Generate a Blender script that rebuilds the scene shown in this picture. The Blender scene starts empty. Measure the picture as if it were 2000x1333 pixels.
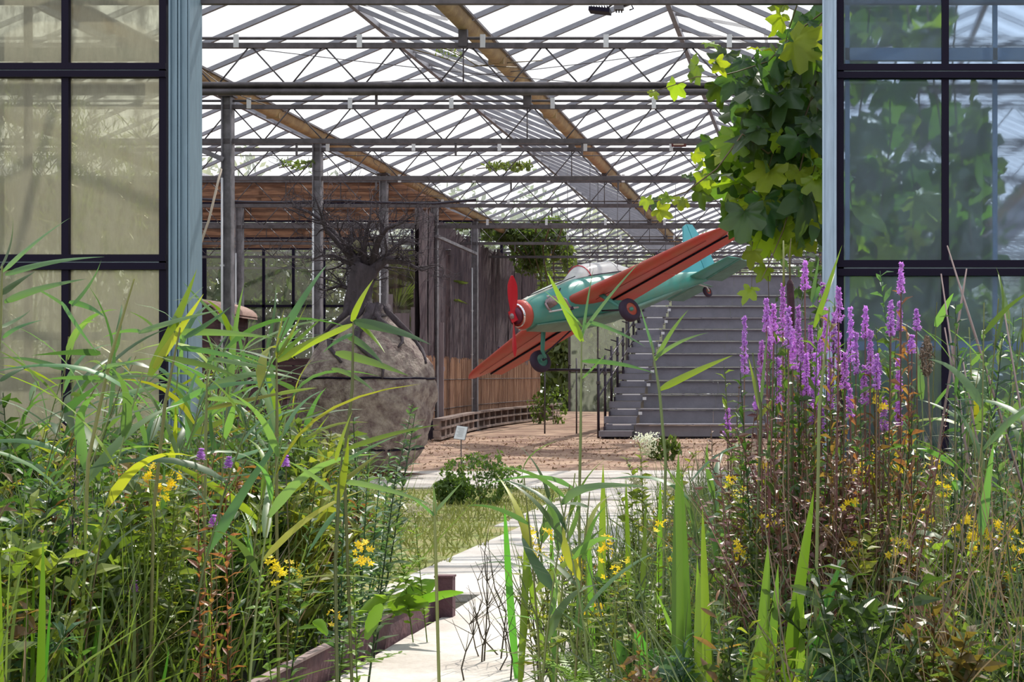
import bpy, math, random
import numpy as np
from mathutils import Vector, Matrix, Euler, noise as mnoise

random.seed(7); rng = np.random.default_rng(7)
SC = bpy.context.scene; COL = SC.collection
F, XV, YV, EYE = 3071.0, 1603.0, 768.0, 0.9
R = math.radians

# ------------------------------------------------------------ camera, sky, sun
cam_d = bpy.data.cameras.new('camera'); cam = bpy.data.objects.new('camera', cam_d); COL.objects.link(cam)
cam.location = (0, 0, EYE); cam.rotation_euler = (R(90), 0, 0)
cam_d.sensor_width = 36; cam_d.lens = F / 2000 * 36
cam_d.shift_x = (1000 - XV) / 2000; cam_d.shift_y = (YV - 666.5) / 2000
cam_d.clip_start = 0.05; cam_d.clip_end = 500
SC.camera = cam

W = bpy.data.worlds.new('sky'); SC.world = W; W.use_nodes = True
nt = W.node_tree; bg = nt.nodes['Background']
tc = nt.nodes.new('ShaderNodeTexCoord'); sp = nt.nodes.new('ShaderNodeSeparateXYZ'); rp = nt.nodes.new('ShaderNodeValToRGB')
nt.links.new(tc.outputs['Generated'], sp.inputs[0]); nt.links.new(sp.outputs['Z'], rp.inputs[0]); nt.links.new(rp.outputs[0], bg.inputs[0])
rp.color_ramp.elements[0].color = (1.0, 0.99, 0.97, 1); rp.color_ramp.elements[0].position = 0.0
rp.color_ramp.elements[1].color = (0.78, 0.88, 1.0, 1); rp.color_ramp.elements[1].position = 0.9
bg.inputs[1].default_value = 1.35

sun_d = bpy.data.lights.new('sun', 'SUN'); sun = bpy.data.objects.new('sun', sun_d); COL.objects.link(sun)
sun_d.energy = 5.6; sun_d.angle = R(0.8); sun_d.color = (1.0, 0.94, 0.84)
sun_dir = Vector((0.24, 0.64, 0.95)).normalized()          # towards the sun: behind the greenhouse, to the right
sun.rotation_euler = sun_dir.to_track_quat('Z', 'Y').to_euler()
sun.location = (10, 20, 30)
SC.view_settings.view_transform = 'Standard'; SC.view_settings.look = 'None'
SC.view_settings.exposure = 0.0; SC.view_settings.gamma = 1.0; SC.view_settings.use_curve_mapping = False
SC.cycles.max_bounces = 8; SC.cycles.transparent_max_bounces = 24; SC.cycles.transmission_bounces = 6
SC.cycles.diffuse_bounces = 3; SC.cycles.glossy_bounces = 3; SC.cycles.sample_clamp_indirect = 6.0

def at(x, y, D): return Vector(((x - XV) * D / F, D, EYE + (YV - y) * D / F))
def X_(x, D): return (x - XV) * D / F
def Z_(y, D): return EYE + (YV - y) * D / F
def floor_z(D): return 0.0 if D < 12 else 0.012 * (D - 12)

# ------------------------------------------------------------ materials
MATS = {}
def mat(name, col, rough=0.6, metal=0.0, var=0.0, scale=8.0, col2=None, bump=0.0, bscale=40.0, trans=0.0, objvar=0.0,
        spec=0.5, stretch=None, tcol=None):
    if name in MATS: return MATS[name]
    m = bpy.data.materials.new(name); m.use_nodes = True; MATS[name] = m
    t = m.node_tree; N = t.nodes; L = t.links
    b = N['Principled BSDF']; b.inputs['Roughness'].default_value = rough; b.inputs['Metallic'].default_value = metal
    b.inputs['Specular IOR Level'].default_value = spec
    c = N.new('ShaderNodeRGB'); c.outputs[0].default_value = (*col, 1); cur = c.outputs[0]
    co = N.new('ShaderNodeTexCoord'); vec = co.outputs['Object']
    if stretch:
        mp = N.new('ShaderNodeMapping'); mp.inputs['Scale'].default_value = stretch; L.new(vec, mp.inputs[0]); vec = mp.outputs[0]
    if col2 is not None or var > 0:
        n = N.new('ShaderNodeTexNoise'); n.inputs['Scale'].default_value = scale; n.inputs['Detail'].default_value = 5
        n.inputs['Roughness'].default_value = 0.65; L.new(vec, n.inputs['Vector'])
        r = N.new('ShaderNodeValToRGB'); L.new(n.outputs[0], r.inputs[0])
        r.color_ramp.elements[0].position = 0.38; r.color_ramp.elements[1].position = 0.64
        mx = N.new('ShaderNodeMix'); mx.data_type = 'RGBA'; L.new(r.outputs[0], mx.inputs[0])
        L.new(cur, mx.inputs[6])
        c2 = col2 if col2 is not None else tuple(max(0, v * (1 - var)) for v in col)
        mx.inputs[7].default_value = (*c2, 1); cur = mx.outputs[2]
    if objvar > 0:
        oi = N.new('ShaderNodeObjectInfo'); hs = N.new('ShaderNodeHueSaturation')
        m1 = N.new('ShaderNodeMapRange'); m1.inputs[3].default_value = 0.5 - 0.05 * objvar; m1.inputs[4].default_value = 0.5 + 0.03 * objvar
        m2 = N.new('ShaderNodeMapRange'); m2.inputs[3].default_value = 1 - 0.45 * objvar; m2.inputs[4].default_value = 1 + 0.45 * objvar
        L.new(oi.outputs['Random'], m1.inputs[0])
        wn = N.new('ShaderNodeTexWhiteNoise'); wn.noise_dimensions = '1D'; L.new(oi.outputs['Random'], wn.inputs['W']); L.new(wn.outputs[0], m2.inputs[0])
        L.new(m1.outputs[0], hs.inputs['Hue']); L.new(m2.outputs[0], hs.inputs['Value']); L.new(cur, hs.inputs['Color']); cur = hs.outputs[0]
    L.new(cur, b.inputs['Base Color'])
    if bump > 0:
        n2 = N.new('ShaderNodeTexNoise'); n2.inputs['Scale'].default_value = bscale; n2.inputs['Detail'].default_value = 4
        L.new(vec, n2.inputs['Vector']); bp = N.new('ShaderNodeBump'); bp.inputs['Strength'].default_value = bump
        bp.inputs['Distance'].default_value = 0.02; L.new(n2.outputs[0], bp.inputs['Height']); L.new(bp.outputs[0], b.inputs['Normal'])
    if trans > 0:
        tr = N.new('ShaderNodeBsdfTranslucent'); ms = N.new('ShaderNodeMixShader'); ms.inputs[0].default_value = trans
        if tcol:
            mm = N.new('ShaderNodeMix'); mm.data_type = 'RGBA'; mm.blend_type = 'MULTIPLY'; mm.inputs[0].default_value = 1
            L.new(cur, mm.inputs[6]); mm.inputs[7].default_value = (*tcol, 1); L.new(mm.outputs[2], tr.inputs[0])
        else: L.new(cur, tr.inputs[0])
        L.new(b.outputs[0], ms.inputs[1]); L.new(tr.outputs[0], ms.inputs[2]); L.new(ms.outputs[0], N['Material Output'].inputs[0])
    return m

def glass_mat(name, tint, clear, dirt, dirtcol, scale=3.0, blur=0.0, lo=0.3, hi=0.7, stretch=(1, 1, 1), gloss=.3):
    m = bpy.data.materials.new(name); m.use_nodes = True; t = m.node_tree; N = t.nodes; L = t.links
    N.remove(N['Principled BSDF'])
    co = N.new('ShaderNodeTexCoord'); mp = N.new('ShaderNodeMapping'); mp.inputs['Scale'].default_value = stretch; L.new(co.outputs['Object'], mp.inputs[0])
    n = N.new('ShaderNodeTexNoise'); n.inputs['Scale'].default_value = scale; n.inputs['Detail'].default_value = 6; n.inputs['Roughness'].default_value = .7; L.new(mp.outputs[0], n.inputs['Vector'])
    mr = N.new('ShaderNodeMapRange'); mr.inputs[1].default_value = lo; mr.inputs[2].default_value = hi
    mr.inputs[3].default_value = 1 - clear; mr.inputs[4].default_value = min(1, 1 - clear + dirt); L.new(n.outputs[0], mr.inputs[0])
    tp = N.new('ShaderNodeBsdfTransparent'); tp.inputs[0].default_value = (*tint, 1)
    tl = N.new('ShaderNodeBsdfTranslucent'); tl.inputs[0].default_value = (*dirtcol, 1)
    df = N.new('ShaderNodeBsdfDiffuse'); df.inputs[0].default_value = (*dirtcol, 1)
    mm = N.new('ShaderNodeMixShader'); mm.inputs[0].default_value = 0.3; L.new(tl.outputs[0], mm.inputs[1]); L.new(df.outputs[0], mm.inputs[2])
    base = tp.outputs[0]
    if blur > 0:
        rf = N.new('ShaderNodeBsdfRefraction'); rf.inputs['IOR'].default_value = 1.03; rf.inputs['Roughness'].default_value = 0.28; rf.inputs[0].default_value = (*tint, 1)
        mb = N.new('ShaderNodeMixShader'); mb.inputs[0].default_value = blur; L.new(tp.outputs[0], mb.inputs[1]); L.new(rf.outputs[0], mb.inputs[2]); base = mb.outputs[0]
    mx = N.new('ShaderNodeMixShader'); L.new(mr.outputs[0], mx.inputs[0]); L.new(base, mx.inputs[1]); L.new(mm.outputs[0], mx.inputs[2])
    gl = N.new('ShaderNodeBsdfGlossy'); gl.inputs['Roughness'].default_value = 0.08
    lw = N.new('ShaderNodeLayerWeight'); lw.inputs[0].default_value = .15; rg = N.new('ShaderNodeMapRange'); rg.inputs[3].default_value = .02; rg.inputs[4].default_value = gloss
    L.new(lw.outputs['Facing'], rg.inputs[0])
    m3 = N.new('ShaderNodeMixShader'); L.new(rg.outputs[0], m3.inputs[0]); L.new(mx.outputs[0], m3.inputs[1]); L.new(gl.outputs[0], m3.inputs[2])
    L.new(m3.outputs[0], N['Material Output'].inputs[0])
    return m

M_STEEL = mat('galvanised', (0.20, 0.185, 0.20), 0.5, 0.35, var=0.35, scale=6)
M_STEELD = mat('dull_steel', (0.115, 0.10, 0.11), 0.55, 0.3, var=0.4, scale=9)
M_BAR = mat('roof_bar', (0.27, 0.27, 0.31), 0.5, 0.3, var=0.2, scale=6)
M_GUT = mat('gutter_tan', (0.46, 0.33, 0.17), 0.6, 0.1, col2=(0.30, 0.20, 0.115), scale=5, bump=.2)
M_COLM = mat('column_grey', (0.235, 0.225, 0.25), 0.6, 0.3, var=0.45, scale=7)
M_WHITEM = mat('pale_metal', (0.6, 0.6, 0.62), 0.45, 0.2)
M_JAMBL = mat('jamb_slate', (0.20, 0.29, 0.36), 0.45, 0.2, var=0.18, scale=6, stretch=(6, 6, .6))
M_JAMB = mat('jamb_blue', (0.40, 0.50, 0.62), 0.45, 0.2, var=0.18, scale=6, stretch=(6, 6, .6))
M_DARK = mat('dark_frame', (0.008, 0.005, 0.018), 0.5, 0.0, spec=.12)
M_RAILB = mat('rail_blue', (0.22, 0.28, 0.33), 0.5, 0.2, var=0.25, scale=5)
M_POSTB = mat('post_behind', (0.10, 0.075, 0.07), 0.7, 0.0, var=0.5, scale=12)
M_CONC = mat('pale_concrete', (0.60, 0.56, 0.52), 0.85, 0, col2=(0.42, 0.37, 0.33), scale=2.2, bump=.4, bscale=30)
M_BASE = mat('base_board', (0.17, 0.20, 0.25), 0.8, 0, var=0.35, scale=5)
M_CHIP = mat('woodchip', (0.50, 0.34, 0.24), 0.95, 0, col2=(0.21, 0.115, 0.085), scale=1.6, bump=.9, bscale=60)
M_CHIPS = mat('woodchip_piece', (0.50, 0.34, 0.22), 0.9, 0, var=.6, scale=3)
M_SOIL = mat('soil', (0.035, 0.032, 0.018), 0.95, 0, var=0.5, scale=6, bump=.5)
M_GRASSG = mat('turf', (0.20, 0.24, 0.06), 0.95, 0, col2=(0.30, 0.25, 0.11), scale=4, bump=.6)
M_RUST = mat('rusted_steel', (0.13, 0.06, 0.07), 0.8, 0.1, col2=(0.07, 0.035, 0.05), scale=7, bump=.3)
M_PANE = glass_mat('roof_glass', (0.97, 0.98, 1.0), 0.80, 0.12, (0.9, 0.9, 0.92), 1.2, gloss=.04)
M_GLASSL = glass_mat('dirty_beige_glass', (0.9, 0.9, 0.78), 0.70, 0.40, (0.43, 0.41, 0.33), 5.0, blur=.25, lo=.4, hi=.62, stretch=(2, 2, .5))
M_GLASSR = glass_mat('hazy_blue_glass', (0.70, 0.80, 0.92), 0.95, 0.10, (0.30, 0.38, 0.46), 2.5, blur=.55)
M_GLASSB = glass_mat('back_glass', (0.92, 0.96, 0.93), 0.74, 0.25, (0.55, 0.58, 0.48), 1.0, stretch=(1, 1, .3))

# ------------------------------------------------------------ mesh builder
class MB:
    def __init__(s): s.v = []; s.f = []; s.sm = []
    def add(s, vs, fs, smooth=False):
        o = len(s.v); s.v.extend([tuple(v) for v in vs]); s.f.extend([tuple(i + o for i in f) for f in fs]); s.sm.extend([smooth] * len(fs)); return s
    def box(s, c, d, rot=None):
        c = Vector(c); vs = []
        for x in (-.5, .5):
            for y in (-.5, .5):
                for z in (-.5, .5):
                    p = Vector((x * d[0], y * d[1], z * d[2]))
                    if rot is not None: p = rot @ p
                    vs.append(c + p)
        return s.add(vs, [(0, 1, 3, 2), (4, 6, 7, 5), (0, 4, 5, 1), (2, 3, 7, 6), (0, 2, 6, 4), (1, 5, 7, 3)])
    def bar(s, a, b, w, h, up=(0, 0, 1)):
        a, b = Vector(a), Vector(b); d = (b - a); L = d.length; d.normalize(); up = Vector(up)
        if abs(d.dot(up)) > .99: up = Vector((0, 1, 0))
        sd = d.cross(up).normalized(); u = sd.cross(d)
        rot = Matrix((sd, d, u)).transposed()
        return s.box((a + b) / 2, (w, L, h), rot)
    def tube(s, pts, r, n=8, cap=True, smooth=True, noise=0.0):
        pts = [Vector(p) for p in pts]; k = len(pts)
        rs = r if isinstance(r, (list, tuple)) else [r] * k
        vs = []; prev = None
        for i, p in enumerate(pts):
            d = (pts[min(i + 1, k - 1)] - pts[max(i - 1, 0)])
            if d.length < 1e-9: d = Vector((0, 0, 1))
            d.normalize()
            if prev is None:
                ref = Vector((0, 0, 1)) if abs(d.z) < .9 else Vector((1, 0, 0)); a = d.cross(ref).normalized()
            else:
                a = prev - d * prev.dot(d)
                if a.length < 1e-6: a = d.cross(Vector((0, 1, .1)))
                a.normalize()
            prev = a; b = d.cross(a)
            for j in range(n):
                t = 2 * math.pi * j / n
                q = rs[i] * (1 + (noise * (random.random() - .5) if noise else 0))
                vs.append(p + a * math.cos(t) * q + b * math.sin(t) * q)
        fs = [(i * n + j, i * n + (j + 1) % n, (i + 1) * n + (j + 1) % n, (i + 1) * n + j) for i in range(k - 1) for j in range(n)]
        if cap: fs += [tuple(range(n))[::-1], tuple((k - 1) * n + j for j in range(n))]
        return s.add(vs, fs, smooth)
    def lathe(s, prof, n=24, M=None, smooth=True):
        vs = []; 
        for (r, z) in prof:
            for j in range(n):
                t = 2 * math.pi * j / n; p = Vector((r * math.cos(t), r * math.sin(t), z)); vs.append(M @ p if M else p)
        k = len(prof); fs = [(i * n + j, i * n + (j + 1) % n, (i + 1) * n + (j + 1) % n, (i + 1) * n + j) for i in range(k - 1) for j in range(n)]
        return s.add(vs, fs, smooth)
    def quad(s, a, b, c, d): return s.add([a, b, c, d], [(0, 1, 2, 3)])
    def mesh(s, name, m):
        me = bpy.data.meshes.new(name); me.from_pydata(s.v, [], s.f); me.polygons.foreach_set('use_smooth', s.sm)
        if m is not None: me.materials.append(m)
        me.update(); return me
    def build(s, name, m, parent=None, loc=None):
        o = bpy.data.objects.new(name, s.mesh(name, m)); COL.objects.link(o)
        if parent is not None: o.parent = parent
        if loc is not None: o.location = loc
        return o

def tag(o, label=None, cat=None, group=None, kind=None):
    if label: o['label'] = label
    if cat: o['category'] = cat
    if group: o['group'] = group
    if kind: o['kind'] = kind
    return o
def thing(name, loc, label, cat, group=None, rot=None):
    o = bpy.data.objects.new(name, None); COL.objects.link(o); o.location = loc; o.empty_display_size = .1
    if rot is not None: o.rotation_euler = rot
    return tag(o, label, cat, group)
def struct(o): o['kind'] = 'structure'; return o
def inst(name, me, parent, M):
    o = bpy.data.objects.new(name, me); COL.objects.link(o)
    if parent is not None: o.parent = parent
    o.matrix_basis = M; return o
def batch(name, tv, tf, mats, pos, m, smooth=False, parent=None):
    """one mesh of many transformed copies of a small template (tv kx3, tf mx4)"""
    tv = np.asarray(tv, float); tf = np.asarray(tf, int); n = len(pos); k = len(tv); fl = tf.shape[1]
    V = (np.einsum('nij,kj->nki', mats, tv) + np.asarray(pos)[:, None, :]).reshape(-1, 3)
    Fc = (tf[None] + (np.arange(n) * k)[:, None, None]).reshape(-1, fl)
    me = bpy.data.meshes.new(name); me.vertices.add(len(V)); me.vertices.foreach_set('co', V.ravel())
    me.loops.add(Fc.size); me.loops.foreach_set('vertex_index', Fc.ravel().astype(np.int32))
    me.polygons.add(len(Fc)); me.polygons.foreach_set('loop_start', (np.arange(len(Fc)) * fl).astype(np.int32))
    me.polygons.foreach_set('loop_total', np.full(len(Fc), fl, np.int32))
    if smooth: me.polygons.foreach_set('use_smooth', np.ones(len(Fc), bool))
    me.update(calc_edges=True); me.validate(); me.materials.append(m)
    o = bpy.data.objects.new(name, me); COL.objects.link(o)
    if parent is not None: o.parent = parent
    return o
def rand_rots(n, tilt=1.0):
    """random 3x3: z-yaw, then tilt"""
    a = rng.uniform(0, 2 * np.pi, n); b = rng.normal(0, tilt, n); c = rng.normal(0, tilt, n)
    ca, sa, cb, sb, cc, sc_ = np.cos(a), np.sin(a), np.cos(b), np.sin(b), np.cos(c), np.sin(c)
    Z = np.zeros((n, 3, 3)); Z[:, 0, 0] = ca; Z[:, 0, 1] = -sa; Z[:, 1, 0] = sa; Z[:, 1, 1] = ca; Z[:, 2, 2] = 1
    Y = np.zeros((n, 3, 3)); Y[:, 0, 0] = cb; Y[:, 0, 2] = sb; Y[:, 2, 0] = -sb; Y[:, 2, 2] = cb; Y[:, 1, 1] = 1
    X = np.zeros((n, 3, 3)); X[:, 1, 1] = cc; X[:, 1, 2] = -sc_; X[:, 2, 1] = sc_; X[:, 2, 2] = cc; X[:, 0, 0] = 1
    return Z @ Y @ X

# ------------------------------------------------------------ ground
def sheet(name, x0, x1, y0, y1, nx, ny, zf, m):
    g = MB(); vs = []
    for j in range(ny + 1):
        for i in range(nx + 1):
            x = x0 + (x1 - x0) * i / nx; y = y0 + (y1 - y0) * j / ny; vs.append((x, y, zf(x, y)))
    g.add(vs, [(j * (nx + 1) + i, j * (nx + 1) + i + 1, (j + 1) * (nx + 1) + i + 1, (j + 1) * (nx + 1) + i) for j in range(ny) for i in range(nx)], True)
    return g.build(name, m)
bed = struct(sheet('ground', -90, 90, -10, 150, 60, 80, lambda x, y: floor_z(y) - .03 if y < 50 else floor_z(50) - .03, M_SOIL))
flr = struct(sheet('floor', -16, 9.7, 16.9, 43.8, 60, 60, lambda x, y: floor_z(y) + .012 * mnoise.noise(Vector((x * 1.5, y * 1.5, 0))), M_CHIP))

# concrete path: slabs are parts of the path
path = struct(bpy.data.objects.new('path', None)); COL.objects.link(path)
def slab(x0, x1, y0, y1):
    g = MB(); xm, ym = (x0 + x1) / 2, (y0 + y1) / 2; z = floor_z(ym) - .02 + random.uniform(-.004, .004)
    b = .012; a = .05
    lo = [(x0, y0), (x1, y0), (x1, y1), (x0, y1)]; hi = [(x0 + b, y0 + b), (x1 - b, y0 + b), (x1 - b, y1 - b), (x0 + b, y1 - b)]
    g.add([(x, y, z - a) for x, y in lo] + [(x, y, z + .022) for x, y in lo] + [(x, y, z + .03) for x, y in hi],
          [(0, 1, 5, 4), (1, 2, 6, 5), (2, 3, 7, 6), (3, 0, 4, 7), (4, 5, 9, 8), (5, 6, 10, 9), (6, 7, 11, 10), (7, 4, 8, 11), (8, 9, 10, 11)])
    g.build('slab', M_CONC, path)
y = 2.2
while y < 14.3:
    L0 = 1.2; xl = -1.52 if y < 6.0 else (-2.02 if y < 10 else -2.2)
    slab(xl, -.35, y, min(y + L0, 14.3) - .008); y += L0
x = -5.2
while x < 1.4:
    slab(x, x + 1.25 - .008, 14.3, 15.65); slab(x, x + 1.25 - .008, 15.66, 17.0); x += 1.25
turf = struct(sheet('lawn', -6.4, -1.8, 6.6, 14.4, 16, 24, lambda x, y: floor_z(y) - .004, M_GRASSG))

# rusted edging plate beside the path
e = thing('edging_plate', (-1.54, 5.5, 0), 'rusty brown steel edging strip along the left side of the pale path', 'edging')
g = MB(); g.box((0, -.55, .045), (.012, 2.6, .13)); g.build('plate', M_RUST, e)
g = MB(); g.box((0, -.55, .112), (.03, 2.6, .008)); g.build('top_flange', mat('worn_lip', (.30, .22, .22), .6, .3), e)
for yy in (-.9, .1): MB().box((-.02, yy, .03), (.03, .04, .16)).build('stake', M_RUST, e)
e2 = thing('edging_post', (-1.50, 6.28, 0), 'short rusty steel post at the far end of the edging strip', 'post')
MB().box((0, 0, .07), (.07, .05, .19)).build('post', M_RUST, e2)
MB().box((0, 0, .168), (.076, .056, .008)).build('cap', M_RUST, e2)

# ------------------------------------------------------------ greenhouse roof
GX = [0.063 + 3.2 * k for k in range(-5, 4)]                # gutter lines
ZG, ZR = EYE + 3.19, EYE + 3.93
Y0F, BAY, NB = 10.8, 3.0, 11
YB = Y0F + BAY * NB
roof = struct(bpy.data.objects.new('ceiling', None)); COL.objects.link(roof)
def rafter_mesh():
    g = MB(); g.bar((0, 0, 0), (1.6, 0, ZR - ZG - .06), .038, .045); return g.mesh('rafter', M_BAR)
rm = rafter_mesh()
pg = MB(); h = ZR - ZG - .06
pg.add([(.03, -.355, .03), (1.58, -.355, h + .03), (1.58, .355, h + .03), (.03, .355, .03)], [(0, 1, 2, 3)]); pm = pg.mesh('pane', M_PANE)
far_r, far_p = MB(), MB()
nr = 0
for k in range(int((YB - Y0F) / .75) + 1):
    yy = Y0F + .75 * k
    for gi, gx in enumerate(GX[:-1]):
        for sgn, x0 in ((1, gx), (-1, gx + 3.2)):
            near = (2 <= gi <= 4) and yy < 33 or (gi == 1 and yy < 22)
            M = Matrix.Translation((x0, yy, ZG + .07)) @ Matrix.Diagonal((sgn, 1, 1, 1))
            Mp = Matrix.Translation((x0, yy + .375, ZG + .07)) @ Matrix.Diagonal((sgn, 1, 1, 1))
            if near:
                inst('rafter', rm, roof, M)
                if yy < YB - .1: inst('pane', pm, roof, Mp)
            else:
                far_r.bar(M @ Vector((0, 0, 0)), M @ Vector((1.6, 0, h)), .038, .045)
                if yy < YB - .1: far_p.add([Mp @ Vector(v.co) for v in pm.vertices], [(0, 1, 2, 3)])
tag(far_r.build('far_rafters', M_BAR, roof), kind='stuff'); tag(far_p.build('far_panes', M_PANE, roof), kind='stuff')
for gi, gx in enumerate(GX[:-1]):
    g = MB(); g.bar((gx + 1.6, Y0F, ZR), (gx + 1.6, YB, ZR), .05, .06); g.build('ridge_bar', M_BAR, roof)
# a few opened roof vents along the ridges
for (rx, ry) in ((-1.535, 13.3), (-1.535, 16.4), (-4.735, 15.2), (-4.735, 18.2), (-4.735, 21.8), (-4.735, 25)):
    g = MB(); 
    for dy in (0, .73): g.bar((rx, ry + dy, ZR + .03), (rx + .95, ry + dy, ZR - .14), .03, .03)
    g.bar((rx + .95, ry, ZR - .14), (rx + .95, ry + .73, ZR - .14), .03, .03); g.build('roof_vent', M_STEEL, roof)

# gutters
place = {0: 'far left', 1: 'left', 2: 'left', 3: 'middle', 4: 'right'}
gl = {3: 'tan metal roof gutter running back above the propeller aircraft', 2: 'tan metal roof gutter resting on the row of grey columns'}
for gi, gx in enumerate(GX):
    t = thing('roof_gutter', (gx, Y0F, ZG), gl.get(gi, {0: 'fifth tan roof gutter left of the middle bay, out beyond the columns', 1: 'tan roof gutter two bays left of the grey columns', 4: 'tan roof gutter above the right door post', 5: 'tan roof gutter above the middle of the right window', 6: 'tan roof gutter one bay right of the right window', 7: 'tan roof gutter two bays right of the right window', 8: 'last tan roof gutter on the right side wall'}.get(gi)), 'gutter')
    g = MB(); L = YB - Y0F; prof = [(-.085, .10), (-.06, .02), (-.03, -.005), (.03, -.005), (.06, .02), (.085, .10)]
    g.add([(a, 0, b) for a, b in prof] + [(a, L, b) for a, b in prof], [(i, i + 1, i + 7, i + 6) for i in range(5)], True)
    g.build('trough', M_GUT, t)
    for s in (-1, 1): MB().bar((s * .098, 0, .10), (s * .098, L, .10), .025, .022).build('flange', M_STEEL, t)
    if 1 <= gi <= 5:
        for k in range(12):
            MB().box((0, 1.4 + BAY * k, .02), (.15, .03, .062)).build('joint_band', M_GUT, t)

# trusses
ordn = ['nearest', 'second', 'third', 'fourth', 'fifth', 'sixth', 'seventh', 'eighth', 'ninth', 'tenth', 'eleventh']
for k in range(11):
    Yt = 13.8 + BAY * k
    zb = EYE + 2.68 + .012 * k; zt = EYE + 3.05 + .008 * k
    t = thing('roof_truss', (0, Yt, 0), f'{ordn[k]} grey lattice roof truss counted back from the doorway' if k else 'nearest grey lattice roof truss, with the thick double lower pipe', 'truss')
    xl, xr = -15.9, 9.66
    MB().bar((xl, 0, zt), (xr, 0, zt), .04, .045).build('top_chord', M_STEELD, t)
    MB().tube([(xl, 0, zt + .065), (xr, 0, zt + .065)], .014, 6).build('upper_pipe', M_STEELD, t)
    MB().bar((xl, 0, zb), (xr, 0, zb), .045, .05).build('bottom_chord', M_STEELD, t)
    if k == 0: MB().tube([(xl, -.04, zb - .045), (xr, -.04, zb - .045)], .030, 8).build('lower_pipe', M_STEELD, t); MB().tube([(xl, -.04, zb + .02), (xr, -.04, zb + .02)], .024, 8).build('lower_pipe', M_STEELD, t)
    p = .643; far = MB(); n0 = GX[0]; 
    nseg = int((xr - xl) / p)
    for i in range(nseg):
        a = n0 + p * i + .02 
        r1 = ((a, 0, zt - .02), (a + p / 2 - .02, 0, zb + .02)); r2 = ((a + p - .04, 0, zt - .02), (a + p / 2 + .01, 0, zb + .02))
        if k < 5 and -7.2 < a < .3:
            for r_ in (r1, r2): MB().tube(r_, .0075, 5).build('web_rod', M_STEELD, t)
        else: far.tube(r1, .0075, 4); far.tube(r2, .0075, 4)
    tag(far.build('web_rods', M_STEELD, t), kind='stuff')
    if k < 7:
        for gx in (-6.337 + 3.2,):
            MB().box((gx, 0, (zt + ZG) / 2), (.075, .06, ZG - zt + .02)).build('gutter_bracket', M_STEELD, t)
            MB().tube([(gx, 0, zb), (gx, 0, zt)], .007, 5).build('tie_rod', M_STEELD, t)
        x = -6.2 + .1 * (k % 2)
        while x < .4:
            MB().box((x, -.03, zt + .035), (.045, .012, .115)).build('bracket_plate', M_WHITEM, t); x += 1.08
        for x in (-5.6, -3.9, -2.55, -.6):
            MB().bar((x, 0, zb - .02), (x, 0, zb - .15), .02, .02).build('hanger', M_STEELD, t)
    if k in (2, 5, 8):
        MB().tube([(xl, 0.02, zt - .075), (xr, .02, zt - .07)], .006, 4).build('wire', M_STEELD, t)
# header at the facade
hd = thing('header_beam', (0, Y0F, 0), 'grey steel header pipe across the top of the doorway', 'beam')
MB().bar((-16, 0, Z_(4, 10.8)), (9.7, 0, Z_(4, 10.8)), .05, .032).build('beam', M_STEELD, hd)
MB().bar((-16, 0, ZG), (9.7, 0, ZG), .06, .08).build('upper_beam', M_STEELD, hd)

# columns
nm = ['nearest grey steel column, left of the bare tree', 'grey steel column behind the left branches of the bare tree', 'grey steel column just right of the bare tree crown',
      'brownish steel column in front of the dark reed wall', 'fifth steel column, half sunk in the dark reed wall']
def column(X, Y, label, group=None, top=ZG):
    fz = floor_z(Y); t = thing('steel_column', (X, Y, fz), label, 'column', group); H = top - fz
    for s in (-1, 1): MB().box((s * .048, 0, H / 2), (.014, .10, H)).build('flange', M_COLM, t)
    MB().box((0, 0, H / 2), (.086, .03, H)).build('web', M_COLM, t)
    MB().box((0, 0, H - .02), (.16, .14, .02)).build('cap_plate', M_STEELD, t)
    MB().box((0, 0, .01), (.2, .2, .02)).build('base_plate', M_STEELD, t)
    MB().tube([(-.035, -.07, 0), (-.035, -.07, H - .9)], .012, 6).build('conduit', M_WHITEM, t)
    for z in (.6, 1.4, 2.2): MB().box((-.035, -.066, z), (.04, .02, .02)).build('clip', M_WHITEM, t)
    return t
for k in range(5): column(-6.335, 16.8 + 3 * k, nm[k])
for k in range(8, 8): column(-6.335, 16.8 + 3 * k, 'steel column hidden in the haze at the back of the row', 'far columns of the left row')
for k in range(0, 10, 2): column(.063, 16.8 + 3 * k, 'steel column of the right row behind the vine and door', 'columns of the right row')
for k in range(5): column(-9.535, 13.8 + 6 * k, 'steel column of the outer left row behind the dirty glass', 'columns of the outer left row')
bp_ = thing('bamboo_pole', (0, 0, 0), 'thin pale pole leaning against the nearest grey column', 'pole')
MB().tube([at(432, 330, 16.5), at(408, 430, 16.4), at(382, 505, 16.3), at(372, 640, 16.2), at(350, 900, 16.1)], .012, 6).build('pole', mat('pale_pole', (.45, .38, .30), .7), bp_)
MB().bar(at(372, 285, 16.7), at(437, 312, 16.75), .04, .05).build('brace', M_COLM, bp_)
bpole = thing('diagonal_brace', (0, 0, 0), 'grey diagonal strut between the fourth and fifth columns', 'strut')
MB().bar(at(853, 462, 25.7), at(930, 496, 28.6), .05, .05).build('strut', M_COLM, bpole)
cb = MB(); pts = [(370, 388), (420, 391), (480, 395), (540, 396), (600, 394), (660, 392), (740, 396), (800, 397), (850, 398), (900, 393), (930, 390)]
cbo = cb.tube([at(x, y, 21.5) for x, y in pts], .02, 6).build('cable', mat('black_cable', (.02, .015, .03), .5)); tag(cbo, 'thick black sagging cable strung across the left bay under the trusses', 'cable')
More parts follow.
